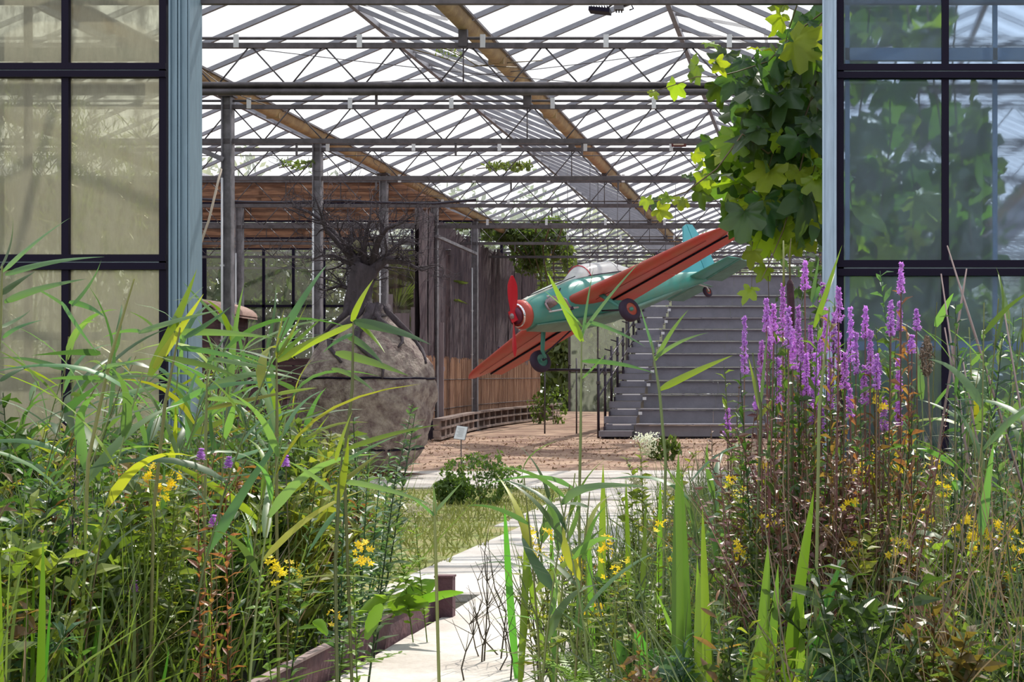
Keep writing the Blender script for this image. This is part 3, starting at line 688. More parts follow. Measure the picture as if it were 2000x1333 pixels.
hr = thing('barrier_pipe', (0, 0, 0), 'dark horizontal pipe barrier between the reed wall and the bleachers', 'barrier')
MB().tube([at(1062, 723, 27.5), at(1195, 722, 27.5)], .022, 8).build('pipe', M_BLK, hr)
for x in (1064, 1126): MB().tube([at(x, 700, 27.5), Vector((X_(x, 27.5), 27.5, floor_z(27.5)))], .014, 8).build('post', M_STEELD, hr)
for x in (1085, 1110, 1140, 1160, 1180): MB().tube([at(x, 722, 27.5), at(x + 2, 712, 27.45), at(x + 5, 714, 27.4)], .008, 6).build('hook', M_BLK, hr)

# ------------------------------------------------------------ the aircraft
PR = Matrix(((-0.5778, 0.7263, -0.3723), (-0.7998, -0.5947, 0.0812), (-0.1625, 0.3447, 0.9246)))
pl = thing('propeller_aircraft', (0, 0, 0), 'turquoise single-seat light aircraft with red wings hung nose-down', 'aircraft')
pl.matrix_basis = Matrix.Translation((-3.164, 22.535, 1.311 + EYE)) @ PR.to_4x4()
M_TEAL = mat('turquoise_paint', (0.05, 0.29, 0.25), 0.35, 0.0, col2=(0.09, 0.26, 0.21), scale=2.2, bump=.05)
M_GREENU = mat('grey_green_belly', (0.13, 0.27, 0.22), 0.5, 0, var=.3, scale=3)
M_RED = mat('wing_red', (0.50, 0.055, 0.045), 0.45, 0, col2=(0.40, 0.10, 0.06), scale=2.5, bump=.08)
M_REDP = mat('propeller_red', (0.55, 0.012, 0.03), 0.35)
M_TYRE = mat('tyre', (0.035, 0.022, 0.05), 0.8)
M_CRM = mat('cream_panel', (0.62, 0.66, 0.58), 0.4, 0, var=.2, scale=6)
M_PINK = mat('pipe_pinkish', (0.38, 0.28, 0.30), 0.4, .5, var=.3, scale=20)
def skin(stations, n=28, p=2.6):
    g = MB(); vs = []
    for (x, hw, zt3, zb3) in stations:
        zc3, hh = (zt3 + zb3) / 2, (zt3 - zb3) / 2
        for i in range(n):
            a = 2 * math.pi * i / n; c, s = math.cos(a), math.sin(a)
            vs.append((x, hw * math.copysign(abs(c) ** (2 / p), c), zc3 + hh * math.copysign(abs(s) ** (2 / p), s)))
    k = len(stations)
    g.add(vs, [(j * n + i, j * n + (i + 1) % n, (j + 1) * n + (i + 1) % n, (j + 1) * n + i) for j in range(k - 1) for i in range(n)], True)
    g.add(vs[:n], [tuple(range(n))]); g.add(vs[-n:], [tuple(range(n))[::-1]]); return g
skin([(1.52, .17, .16, -.17), (1.45, .21, .20, -.21), (1.2, .25, .25, -.24), (.9, .30, .31, -.27), (.5, .34, .36, -.30), (0, .34, .37, -.29), (-.5, .30, .34, -.24), (-1.0, .23, .29, -.16), (-1.6, .155, .25, -.07), (-2.1, .10, .22, -.01), (-2.55, .04, .19, .05)]).build('fuselage', M_TEAL, pl)
skin([(1.45, .12, -.19, -.225), (.9, .22, -.22, -.285), (.3, .27, -.22, -.32), (-.3, .25, -.2, -.30), (-1.0, .17, -.1, -.19), (-1.7, .09, 0, -.075)]).build('belly', M_GREENU, pl)
skin([(1.50, .13, .19, .12), (1.2, .17, .272, .16), (.9, .20, .335, .2), (.62, .16, .37, .26), (.5, .12, .38, .3)]).build('engine_hatch', M_CRM, pl)
MB().tube([(.5, .2, .365), (1.48, .185, .19)], .006, 5).build('hatch_seam', M_DARK, pl); MB().tube([(.95, .285, .2), (1.0, .29, .16)], .01, 5).build('latch', M_DARK, pl)
# nose ring, spinner, propeller
Mx = Matrix.Rotation(R(90), 4, 'Y')
MB().lathe([(.10, 1.50), (.195, 1.50), (.205, 1.56), (.17, 1.62), (.10, 1.63)], 28, Mx).build('nose_ring', M_RED, pl)
MB().lathe([(.158, 1.60), (.165, 1.625), (.15, 1.64)], 28, Mx).build('chrome_ring', mat('chrome', (.8, .8, .85), .15, 1.0), pl)
MB().lathe([(.001, 1.55), (.12, 1.58), (.12, 1.67), (.05, 1.68), (.001, 1.68)], 24, Mx).build('hub', mat('hub_dark', (.14, .03, .06), .4, .4), pl)
MB().lathe([(.001, 1.66), (.04, 1.66), (.04, 1.72), (.001, 1.73)], 16, Mx).build('hub_cap', M_PINK, pl)
hub = Vector((1.69, 0, 0)); 
n3, l3, u3 = PR.col[0], PR.col[1], PR.col[2]
want = Vector((.15, 0, 1.0)); bd = Vector((0, want.dot(l3), want.dot(u3))).normalized(); bs = Vector((1, 0, 0)).cross(bd)
for s in (1, -1):
    g = MB(); vs = []; n = 12
    for i in range(n + 1):
        v = i / n; r = .03 + .52 * v; w = (.028 + .045 * math.sin(min(1, v * 1.6) * math.pi * .5)) * (1 - max(0, v - .72) ** 1.5 * 5.0); tw_ = .7 - .5 * v
        c = hub + bd * (s * r); a = (bs * math.cos(tw_) * s + Vector((1, 0, 0)) * math.sin(tw_)) * max(w, .012); th = Vector((1, 0, 0)) * .008
        vs += [c - a, c - th, c + a, c + th]
    g.add(vs, [(4 * i + j, 4 * i + (j + 1) % 4, 4 * i + 4 + (j + 1) % 4, 4 * i + 4 + j) for i in range(n) for j in range(4)], False); g.add(vs[-4:], [(0, 1, 2, 3)])
    g.build('propeller_blade', M_REDP, pl)
MB().box(hub, (.05, .09, .16), None).build('propeller_boss', M_REDP, pl)
# engine cylinders and exhaust both sides
for s in (1, -1):
    c = Vector((1.24, s * .27, .02)); q = Matrix.Rotation(R(90), 4, 'X')
    g = MB(); g.tube([c - Vector((0, s * .05, 0)), c + Vector((0, s * .12, 0))], .055, 14); 
    o = g.build('engine_cylinder', M_PINK, pl)
    for i in range(6): MB().tube([c + Vector((0, s * (.0 + .02 * i), 0)), c + Vector((0, s * (.008 + .02 * i), 0))], .07, 14).build('cooling_fin', M_PINK, o)
    MB().tube([c + Vector((.07, s * .02, 0)), c + Vector((.13, s * .06, -.02)), c + Vector((.13, s * .07, -.09)), c + Vector((.08, s * .06, -.13))], .016, 8).build('intake_pipe', M_PINK, pl)
    MB().tube([c + Vector((-.05, s * .07, .04)), c + Vector((-.14, s * .09, .04)), c + Vector((-.22, s * .09, -.02)), c + Vector((-.25, s * .08, -.1)), c + Vector((-.27, s * .08, -.13))], .024, 10).build('exhaust_pipe', M_PINK, pl)
    MB().tube([c + Vector((.12, s * .06, -.135)), c + Vector((-.12, s * .08, -.14)), c + Vector((-.42, s * .075, -.145))], .013, 8).build('pushrod_tube', M_WHITEM, pl)
    MB().box(c + Vector((-.28, s * .08, -.145)), (.05, .04, .045)).build('clamp', M_TYRE, pl)
    MB().tube([c + Vector((.02, s * .04, .07)), c + Vector((.02, s * .05, .10))], .02, 8).build('spark_plug', M_WHITEM, pl)
    MB().tube([(1.05, s * .3, .15), (.97, s * .3, .18)], .006, 5).build('wire', M_TYRE, pl)
# wings
def wing(s, le_r, te_r, le_t, te_t, zr, zt4, name, m, th=.075, aileron=True, tipcut=True, inc=0.0):
    """s side; lofted section from y=yr to yt"""
    pr = [(0, 0), (.02, .45), (.10, .85), (.25, 1.0), (.5, .85), (.8, .4), (1, .06)]
    n = 14; vs = []; rows = []
    yr, yt = le_r[1], le_t[1]
    for i in range(n + 1):
        v = i / n; y = yr + (yt - yr) * v
        le = le_r[0] + (le_t[0] - le_r[0]) * v; te = te_r[0] + (te_t[0] - te_r[0]) * v; z = zr + (zt4 - zr) * v
        if tipcut and v > .86: q = (v - .86) / .14; le -= .13 * q ** 1.6; te += .10 * q ** 1.2
        c = le - te; t_ = th * (c / (le_r[0] - te_r[0])) * (1 - .5 * max(0, v - .85) / .15)
        row = [(le - c * a, s * y, z - inc * c * a + b * t_ * .75) for a, b in pr] + [(le - c * a, s * y, z - inc * c * a - b * t_ * .75) for a, b in pr[::-1][:-1]]
        rows.append(row); vs += row
    k = len(rows[0]); g = MB()
    g.add(vs, [(i * k + j, i * k + (j + 1) % k, (i + 1) * k + (j + 1) % k, (i + 1) * k + j) for i in range(n) for j in range(k)], True)
    g.add(rows[0], [tuple(range(k))]); g.add(rows[-1], [tuple(range(k))]); return g.build(name, m, pl)
for s in (1, -1):
    w_ = wing(s, (.88, .30), (.10, .30), (.40, 2.88), (.04, 2.70), .02, -.06, 'wing', M_RED, th=.11, inc=.13)
    # aileron and flap: separate surfaces behind a recessed hinge gap
    for (ya, yb, ca, cb, nm_) in ((.34, 1.30, .36, .30, 'flap'), (1.32, 2.62, .30, .21, 'aileron')):
        g = MB(); vs = []
        for y, c in ((ya, ca), (yb, cb)):
            v = (y - .3) / 2.58; te = .10 - .06 * v; z = .02 - .08 * v - .13 * (.78 - .42 * v)
            vs += [(te - .008, s * y, z + .022), (te - .008, s * y, z - .018), (te - c, s * y, z - .028 - .16 * c), (te - c, s * y, z - .018 - .16 * c)]
        g.add(vs, [(0, 4, 5, 1), (1, 5, 6, 2), (2, 6, 7, 3), (3, 7, 4, 0), (0, 1, 2, 3), (4, 7, 6, 5)]); g.build(nm_, M_RED, pl)
    MB().tube([(.10, s * .34, -.10), (.042, s * 2.62, -.118)], .016, 5).build('hinge_gap', M_DARK, pl)
    MB().tube([(.60, s * .5, -.10), (.36, s * 2.5, -.115)], .004, 4).build('panel_seam', mat('seam_red', (.28, .03, .03), .5), pl)
    MB().lathe([(.001, -.02), (.02, -.01), (.02, .03), (.001, .04)], 10, Matrix.Translation((.50, s * 1.75, .03))).build('fuel_cap', M_TYRE, pl)
# tail
for s in (1, -1):
    wing(s, (-1.95, .05), (-2.33, .05), (-2.08, .84), (-2.36, .82), .13, .13, 'stabiliser', M_TEAL, th=.035, tipcut=False, inc=.2)
    g = MB(); g.add([(-2.34, s * .08, .06), (-2.34, s * .08, .035), (-2.37, s * .83, .055), (-2.37, s * .83, .08), (-2.66, s * .10, -.03), (-2.66, s * .78, -.01)], [(0, 1, 2, 3), (0, 3, 5, 4), (1, 4, 5, 2), (0, 4, 1), (3, 2, 5)]); g.build('elevator', M_GREENU, pl)
g = MB(); out = [(-1.80, .2), (-2.0, .42), (-2.22, .66), (-2.38, .97), (-2.46, 1.0), (-2.46, .16)]
for th, in ((.016,),):
    k = len(out); g.add([(x, -th, z) for x, z in out] + [(x, th, z) for x, z in out], [tuple(range(k)), tuple(range(k, 2 * k))[::-1]] + [(i, (i + 1) % k, k + (i + 1) % k, k + i) for i in range(k)])
g.build('fin', mat('fin_turquoise', (.06, .36, .42), .35), pl)
g = MB(); out = [(-2.475, .05), (-2.475, 1.0), (-2.60, .98), (-2.74, .60), (-2.76, .25), (-2.62, .05)]
k = len(out); g.add([(x, -.014, z) for x, z in out] + [(x, .014, z) for x, z in out], [tuple(range(k)), tuple(range(k, 2 * k))[::-1]] + [(i, (i + 1) % k, k + (i + 1) % k, k + i) for i in range(k)]); g.build('rudder', MATS['fin_turquoise'], pl)
# canopy
def canopy_mat():
    m = bpy.data.materials.new('canopy_plastic'); m.use_nodes = True; t = m.node_tree; N = t.nodes; L = t.links; b = N['Principled BSDF']
    b.inputs['Base Color'].default_value = (.85, .82, .84, 1); b.inputs['Roughness'].default_value = .15
    tp = N.new('ShaderNodeBsdfTransparent'); mx = N.new('ShaderNodeMixShader'); mx.inputs[0].default_value = .45; L.new(b.outputs[0], mx.inputs[1]); L.new(tp.outputs[0], mx.inputs[2]); L.new(mx.outputs[0], N['Material Output'].inputs[0]); return m
g = MB(); vs = []; n = 14; st = [(.50, .20, .02), (.40, .235, .14), (.25, .25, .235), (.1, .25, .26), (-.35, .24, .245), (-.6, .20, .17), (-.95, .10, .05), (-1.05, .05, .01)]
zb_ = .325
for x, w, hh in st:
    for i in range(n + 1): a = math.pi * i / n; vs.append((x, w * math.cos(a), zb_ + hh * math.sin(a) - (.02 if x < -.5 else 0)))
g.add(vs, [(j * (n + 1) + i, j * (n + 1) + i + 1, (j + 1) * (n + 1) + i + 1, (j + 1) * (n + 1) + i) for j in range(len(st) - 1) for i in range(n)], True); g.build('canopy', canopy_mat(), pl)
for (x, w, hh, mm) in ((.25, .252, .238, M_REDP), (-.35, .242, .248, M_WHITEM)):
    MB().tube([(x, w * math.cos(math.pi * i / 14), zb_ + hh * math.sin(math.pi * i / 14)) for i in range(15)], .008, 6).build('canopy_frame', mm, pl)
MB().tube([(.48, .19, zb_ + .01), (.25, .25, zb_ + .005), (-.35, .243, zb_ + .005), (-.9, .12, zb_)], .008, 5).build('canopy_sill', M_TYRE, pl)
MB().tube([(.48, -.19, zb_ + .01), (.25, -.25, zb_ + .005), (-.35, -.243, zb_ + .005), (-.9, -.12, zb_)], .008, 5).build('canopy_sill', M_TYRE, pl)
# landing gear
def wheel(c, ax, r, w, hubm, name='wheel'):
    c = Vector(c); ax = Vector(ax).normalized(); M = Matrix.Translation(c) @ ax.to_track_quat('Z', 'Y').to_matrix().to_4x4()
    o = MB().lathe([(r * .55, -w * .45), (r * .8, -w * .5), (r * .97, -w * .3), (r, 0), (r * .97, w * .3), (r * .8, w * .5), (r * .55, w * .45)], 32, M).build(name, M_TYRE, pl)
    MB().lathe([(.001, -w * .25), (r * .5, -w * .3), (r * .58, -w * .42), (r * .58, w * .42), (r * .5, w * .3), (.001, w * .25)], 28, M).build('rim', hubm, o)
    MB().lathe([(.001, -w * .55), (r * .17, -w * .5), (r * .17, w * .5), (.001, w * .55)], 14, M).build('axle_cap', M_TEAL, o)
    return o
for s in (1, -1):
    c = Vector((.57, s * .98, -.46)) if s < 0 else Vector((.57, s * .98, -.46))
    wheel(c, (.05, 1, 0), .165, .12, M_RED if s > 0 else M_TEAL)
    MB().tube([(.62, s * .62, -.06), (.59, s * .84, -.34), (.57, s * .86, -.46)], [.035, .03, .024], 8).build('gear_leg', M_TEAL, pl)
    MB().tube([(.57, s * .84, -.46), (.57, s * 1.0, -.46)], .02, 8).build('axle', M_TYRE, pl)
    MB().tube([(.35, s * .3, -.22), (.57, s * .84, -.40)], .012, 6).build('gear_strut', M_TYRE, pl)
wheel((-2.35, 0, -.13), (0, 1, 0), .088, .06, M_RED, 'tail_wheel')
MB().tube([(-2.2, 0, .02), (-2.33, .035, -.06), (-2.35, .035, -.13)], .012, 6).build('tail_wheel_fork', M_WHITEM, pl)
# suspension cables
for (lx, ly, lz, nm_) in ((.25, .25, .36, 'a'), (.25, -.25, .36, 'b'), (-.35, .22, .36, 'c'), (-1.8, 0, .25, 'd'), (-.35, -.22, .36, 'e')):
    a = pl.matrix_basis @ Vector((lx, ly, lz)); tag(MB().tube([a, Vector((a.x, a.y, ZG))], .004, 4).build('hanging_cable', M_STEELD), {'a': 'thin vertical cable at the near side of the canopy front', 'b': 'thin vertical cable at the far side of the canopy front', 'c': 'thin vertical cable at the near rear of the canopy', 'd': 'thin vertical cable holding the aircraft tail just before the fin', 'e': 'thin vertical cable at the far rear of the canopy'}[nm_], 'cable')

# ------------------------------------------------------------ vegetation
TG = (1.0, 1.25, .35)
def leafmat(name, col, rough=.42, trans=.42, ov=1.0, tcol=(1.9, 2.0, .8)):
    return mat(name, col, rough, 0, trans=trans, objvar=ov, tcol=tcol, spec=.5)
M_RL = leafmat('reed_leaf', (0.085, 0.165, 0.075), tcol=(1.7,1.9,.6))
M_RLY = leafmat('reed_leaf_yellow', (0.22, 0.28, 0.04), tcol=(1.5,1.6,.5))
M_RS = leafmat('reed_stem', (0.17, 0.20, 0.07), trans=.1)
M_HL = leafmat('herb_leaf', (0.07, 0.125, 0.038), rough=.34)
M_HLY = leafmat('herb_leaf_lime', (0.14, 0.19, 0.035))
M_HLB = leafmat('herb_leaf_bluish', (0.06, 0.12, 0.065))
M_HLR = leafmat('herb_leaf_bronze', (0.20, 0.12, 0.05), ov=1.0)
M_HS = leafmat('herb_stem', (0.13, 0.12, 0.05), trans=.1)
M_RED_S = leafmat('red_stem', (0.15, 0.075, 0.055), trans=.05)
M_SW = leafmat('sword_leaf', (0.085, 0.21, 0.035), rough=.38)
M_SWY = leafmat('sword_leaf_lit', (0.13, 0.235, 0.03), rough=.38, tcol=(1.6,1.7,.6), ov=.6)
M_GR = leafmat('grass_blade', (0.08, 0.13, 0.035))
M_GRD = leafmat('dry_grass', (0.19, 0.15, 0.10), ov=.6, tcol=(1.2,1.2,.9))
M_PUR = leafmat('purple_petal', (0.62, 0.31, 0.70), rough=.6, trans=.4, ov=.35, tcol=(1.2, 1, 1.25))
M_YEL = leafmat('yellow_petal', (0.92, 0.74, 0.03), rough=.6, trans=.35, ov=.3, tcol=(1.2, 1.1, 1))
M_WHT = leafmat('white_floret', (0.75, 0.75, 0.62), rough=.7, trans=.3, ov=.2, tcol=(1.1, 1.1, 1))
M_VL = leafmat('vine_leaf', (0.035, 0.085, 0.032), rough=.38, trans=.40, tcol=(5.0, 4.2, .7), ov=.9)
M_VLY = leafmat('young_vine_leaf', (0.20, 0.30, 0.03), rough=.45, trans=.5, tcol=(2.2, 2.0, .6), ov=.5)
M_VS = leafmat('vine_stem', (0.12, 0.09, 0.04), trans=.0, ov=.4)
M_CAT = mat('cattail_brown', (0.055, 0.022, 0.03), .95, 0, var=.4, scale=60, bump=.3)
M_DRY = mat('dry_seed', (0.30, 0.22, 0.16), .95, 0, var=.5, scale=30)

def blade_pts(cur, wf, side, fold=.25, n=7):
    """strip with a folded midrib; cur(t), wf(t) half width, side(t) unit vector"""
    vs = []; 
    for i in range(n + 1):
        t = i / n; p = cur(t); s_ = side(t); w = wf(t); d = (cur(min(1, t + .02)) - cur(max(0, t - .02))).normalized(); nn = s_.cross(d)
        vs += [p - s_ * w + nn * (w * fold), p, p + s_ * w + nn * (w * fold)]
    fs = []
    for i in range(n): a = 3 * i; fs += [(a, a + 1, a + 4, a + 3), (a + 1, a + 2, a + 5, a + 4)]
    return vs, fs
def unit_blade(name, m, rise, droop, w=.025, prof='reed', n=7, fold=.3, twist=0.0):
    """length 1 along +X (z up); y width 1 scaled later"""
    def cur(t): return Vector((t, 0, rise * t - droop * t * t))
    def wf(t):
        if prof == 'reed': return w * min(1, t * 6 + .35) * (1 - t) ** .75 * 1.25
        if prof == 'lance': return w * (math.sin(math.pi * min(1, t * .93 + .07)) ** .8)
        if prof == 'sword': return w * min(1, .8 + t * .5) * (1 - t ** 3.0)
        return w
    def side(t): return Vector((0, math.cos(twist * t), math.sin(twist * t)))
    vs, fs = blade_pts(cur, wf, side, fold if prof != 'lance' else fold, n)
    g = MB(); g.add(vs, fs, True); return g.mesh(name, m)
REEDL = [[unit_blade('reed_leaf', m, r_, d_, twist=tw2) for (r_, d_, tw2) in ((.5, .5, .8), (.35, .75, -.9), (.7, .45, .4), (.2, .3, 1.4), (.9, 1.1, -.5))] for m in (M_RL, M_RLY)]
def lances(m): return [unit_blade('lance_leaf', m, r_, d_, prof='lance', n=4, twist=tw2, w=.095) for (r_, d_, tw2) in ((.3, .35, .2), (.1, .3, -.3), (.5, .4, .4))]
LAN = {m.name: lances(m) for m in (M_HL, M_HLY, M_HLB, M_HLR)}
SWORD = [[unit_blade('sword_leaf', m, b_, b_ * 1.1, prof='sword', n=9, fold=.35, twist=t2, w=.02) for b_, t2 in ((.02, .5), (.12, -.6), (.25, .8))] for m in (M_SW, M_SWY)]

def rotm(az, el=0.0, roll=0.0, s=(1, 1, 1), loc=(0, 0, 0)):
    return Matrix.Translation(loc) @ Matrix.Rotation(az, 4, 'Z') @ Matrix.Rotation(-el, 4, 'Y') @ Matrix.Rotation(roll, 4, 'X') @ Matrix.Diagonal((*s, 1))
STEMC = {}
def stem_mesh(h, lean, r, m, key):
    g = MB(); g.tube([(lean * (i / 5) ** 1.6 * h, 0, h * i / 5) for i in range(6)], [r * (1 - .6 * i / 5) for i in range(6)], 5, cap=False); return g.mesh('stem', m)
def on_path(x, y):
    if y < 6.5 and -1.68 < x < -.95 + (.32 * max(0, (5.2 - y))): return True
    if 6.0 < y < 14.3 and -2.25 < x < -.85: return True
    if y >= 14.2: return True
    return False

def reed(x, y, h, lean_az, lean, label, group=None, nl=8, L=(.26, .46), wd=(.018, .030), yel=.1, z=0.0, top=.4):
    t = thing('reed', (x, y, z), label, 'reed', group)
    t.rotation_euler = (0, 0, lean_az)
    me = stem_mesh(h, lean, .0042, M_RS, None); inst('stem', me, t, Matrix())
    for i in range(nl):
        v = top + (1 - top) * (i + random.random() * .6) / nl; v = min(v, 1)
        p = Vector((lean * v ** 1.6 * h, 0, h * v)); l = random.uniform(*L) * (1.1 - .5 * abs(v - .65)); w = random.uniform(*wd) * 2
        az = (i % 2) * math.pi + random.gauss(.6, .7)
        inst('leaf', random.choice(REEDL[1 if random.random() < yel else 0]), t, rotm(az, R(random.uniform(5, 60) * (.6 + .6 * v)), random.gauss(0, .5), (l, w / .05 * .5, l), p))
    return t
def herb_obj(x, y, h, m, label, group, nl=22, L=(.05, .09), detailed=True, stemm=None, z=0.0, whorl=2, wr=.24):
    t = thing(HN[m.name], (x, y, z), label, 'plant', group); t.rotation_euler = (random.gauss(0, .08), random.gauss(0, .08), random.random() * 6.28)
    inst('stem', stem_mesh(h, random.uniform(-.1, .15), .0035, stemm or M_HS, None), t, Matrix())
    for i in range(nl):
        v = .2 + .8 * (i // whorl) / (nl / whorl); l = random.uniform(*L) * (1.15 - .55 * v)
        az = (i % whorl) * 2 * math.pi / whorl + (i // whorl) * 1.57 + random.gauss(0, .3)
        inst('leaf', random.choice(LAN[m.name]), t, rotm(az, R(random.uniform(0, 50)), random.gauss(0, .5), (l, l * wr / .24, l), (0, 0, h * v)))
    return t

def leafy_template(h, nl, L, wr, branch=0, stem_r=.003):
    """vertices+quads of one whole small herb as arrays of leaf strips (all quads)"""
    g = MB(); 
    def axis(p0, d, hh, nlv):
        pts = [p0 + d * hh * i / 4 + Vector((0, 0, 0)) for i in range(5)]; g.tube(pts, [stem_r * (1 - .15 * i) for i in range(5)], 3, cap=False)
        for i in range(nlv):
            v = .15 + .85 * i / nlv; p = p0 + d * hh * v; az = i * 2.4 + random.random(); l = L * random.uniform(.7, 1.2) * (1.15 - .5 * v); el = R(random.uniform(0, 55))
            M = rotm(az, el, random.gauss(0, .6), (l, l * wr * 2, l), p)
            for k in range(2):
                a, b = k / 2, (k + 1) / 2
                f = lambda t: Vector((t, 0, .3 * t - .4 * t * t)); w = lambda t: .5 * math.sin(math.pi * min(1, t * .9 + .08)) ** .8
                g.add([M @ (f(a) + Vector((0, -w(a), .12 * w(a)))), M @ f(a), M @ f(b), M @ (f(b) + Vector((0, -w(b), .12 * w(b))))], [(0, 1, 2, 3)], True)
                g.add([M @ f(a), M @ (f(a) + Vector((0, w(a), .12 * w(a)))), M @ (f(b) + Vector((0, w(b), .12 * w(b)))), M @ f(b)], [(0, 1, 2, 3)], True)
    axis(Vector((0, 0, 0)), Vector((random.gauss(0, .06), random.gauss(0, .06), 1)).normalized(), h, nl)
    for _ in range(branch):
        v = random.uniform(.2, .7); d = Vector((random.gauss(0, .5), random.gauss(0, .5), 1)).normalized(); axis(Vector((0, 0, h * v)), d, h * (1 - v) * random.uniform(.6, 1.0), int(nl * .6))
    return g
HERBV = {}
for m in (M_HL, M_HLY, M_HLB, M_HLR):
    HERBV[m.name] = [leafy_template(random.uniform(.5, .65), 27, .078, .19, 3).mesh('herb', m) for _ in range(4)]
def herb_mesh_obj(x, y, s, m, label, group, cat='plant', name='herb', z=0.0, meshes=None):
    o = inst(name, random.choice(meshes or HERBV[m.name]), None, rotm(random.random() * 6.28, random.gauss(0, .1), random.gauss(0, .1), (s * random.uniform(.85, 1.15), s * random.uniform(.85, 1.15), s), (x, y, z)))
    tag(o, label, cat, group); return o

# ---- meadow undergrowth: grass blades nobody could count
def grass_field(name, n, xr, yr, hr, w, m, cond, label, cat='grass', lean=.35, zf=None, clump=True):
    bx = rng.uniform(xr[0], xr[1], n * 3); by = rng.uniform(yr[0], yr[1], n * 3)
    keep = [i for i in range(len(bx)) if cond(bx[i], by[i])][:n]; bx, by = bx[keep], by[keep]; k = len(bx)
    hh = rng.uniform(hr[0], hr[1], k); mats = rand_rots(k, lean)
    S = np.zeros((k, 3, 3)); S[:, 0, 0] = hh * .5; S[:, 1, 1] = w * rng.uniform(.6, 1.3, k); S[:, 2, 2] = hh
    tv = [(0, -.5, 0), (0, .5, 0), (.08, -.45, .4), (.08, .45, .4), (.28, -.3, .75), (.28, .3, .75), (.55, -.02, 1), (.55, .02, 1)]
    tf = [(0, 1, 3, 2), (2, 3, 5, 4), (4, 5, 7, 6)]
    pos = np.stack([bx, by, np.array([(zf(a, b) if zf else 0) for a, b in zip(bx, by)])], 1)
    o = batch(name, tv, tf, mats @ S, pos, m); tag(o, label, cat, kind='stuff'); return o
inview = lambda x, y, mg=.25: X_(0, y) - mg < x < X_(2000, y) + mg
gl_ = lambda x, y: inview(x, y) and x < -1.72 and not on_path(x, y)
gr_ = lambda x, y: inview(x, y) and x > -1.1 and not on_path(x, y)
grass_field('meadow_grass', 6500, (-5.9, -1.5), (3.0, 10.4), (.25, .75), .008, M_GR, lambda x, y: gl_(x, y) and not (x > -3.1 and y > 8), 'fine green grass blades filling the bed left of the path')
M_GR2 = leafmat('shade_toned_grass', (0.055, 0.085, 0.038))  # grass green darkened to paint in the shade over the right bed
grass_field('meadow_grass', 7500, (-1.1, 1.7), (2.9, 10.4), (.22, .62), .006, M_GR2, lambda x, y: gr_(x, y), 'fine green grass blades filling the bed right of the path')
grass_field('dry_grass', 900, (.0, 1.2), (3.1, 7.0), (.5, .95), .004, M_GRD, lambda x, y: gr_(x, y), 'thin dry pinkish grass stalks in the shaded bed at lower right', lean=.3)
grass_field('dry_grass', 500, (-5.5, -1.7), (3.1, 9), (.4, .9), .004, M_GRD, lambda x, y: gl_(x, y) and not (x > -3 and y > 8), 'thin dry grass stalks scattered through the left bed', lean=.35)
grass_field('lawn_grass', 9000, (-5.0, -1.95), (7.3, 14.3), (.03, .09), .009, mat('lawn_blade', (.30, .33, .08), .6, trans=.4, var=.4, scale=3), lambda x, y: x < (-2.0 if y < 10 else -2.18) + .06 * math.sin(y * 7), 'short trodden grass between the path and the tall plants', lean=.5)
# woodchips
n = 5000; bx = rng.uniform(-7.0, 1.5, n); by = rng.uniform(17.1, 26, n)
S = rand_rots(n, .5) * rng.uniform(.4, 1.1, n)[:, None, None]
o = batch('woodchips', [(-.02, -.008, 0), (.02, -.008, 0), (.02, .008, .004), (-.02, .008, .004)], [(0, 1, 2, 3)], S, np.stack([bx, by, [floor_z(b) + .012 for b in by]], 1), M_CHIPS); tag(o, 'scattered tan woodchips covering the greenhouse floor', 'woodchips', kind='stuff')

# ---- herbs left
HL_ = [(M_HL, 'mid-green leafy herb in the thick growth left of the path', 'green herbs left of the path', .45), (M_HLY, 'lime-green bushy herb in the thick growth left of the path', 'lime herbs left of the path', .33),
       (M_HLB, 'bluish-green leafy herb in the thick growth left of the path', 'bluish herbs left of the path', .15), (M_HLR, 'bronze-tinged herb in the thick growth left of the path', 'bronze herbs left of the path', .07)]
def pick(tab):
    r_ = random.random(); 
    for it in tab:
        r_ -= it[3]
        if r_ <= 0: return it
    return tab[0]
HN = {'herb_leaf': 'leafy_herb', 'herb_leaf_lime': 'lime_herb', 'herb_leaf_bluish': 'bluish_herb', 'herb_leaf_bronze': 'bronze_herb'}
def zone(x, y):
    px_ = XV + F * x / y; near = 'low in the foreground' if y < 4.6 else ('midway back in the bed' if y < 6.8 else 'far back in the bed')
    w_ = ('at the left edge' if px_ < 60 else 'in the left corner' if px_ < 180 else 'below the left window' if px_ < 330 else 'below the blue door post' if px_ < 450 else 'below the steel columns' if px_ < 580 else 'below the root ball' if px_ < 760 else 'at the rusty edging') if x < -1.3 else \
         ('beside the pale path' if px_ < 1150 else 'below the bleachers' if px_ < 1400 else 'at the sword-leaved clumps' if px_ < 1570 else 'under the purple spikes' if px_ < 1750 else 'below the right window' if px_ < 1900 else 'in the right corner')
    return w_ + ', ' + near
cnt = 0
while cnt < 360:
    y = 3.3 + 7.0 * random.random() ** .8; x = random.uniform(X_(0, y) - .2, -1.80 if y < 6.6 else -1.62)
    if on_path(x, y) or (x > -3.0 and y > 7.4) or x > X_(800, y) + .1 and y < 6 and x > -1.66: continue
    it = pick(HL_); hs = 1.0 + .25 * mnoise.noise(Vector((x, y, 0)) * 1.2)
    lab = it[1].split(' in the thick')[0] + ' ' + zone(x, y); gp = lab.replace(' herb', ' herbs')
    if y < 4.6 and cnt % 3 == 0: herb_obj(x, y, random.uniform(.42, .66) * hs, it[0], lab, gp, nl=24, L=(.06, .11))
    else: herb_mesh_obj(x, y, random.uniform(.9, 1.35) * hs, it[0], lab, gp, name=HN[it[0].name])
    cnt += 1
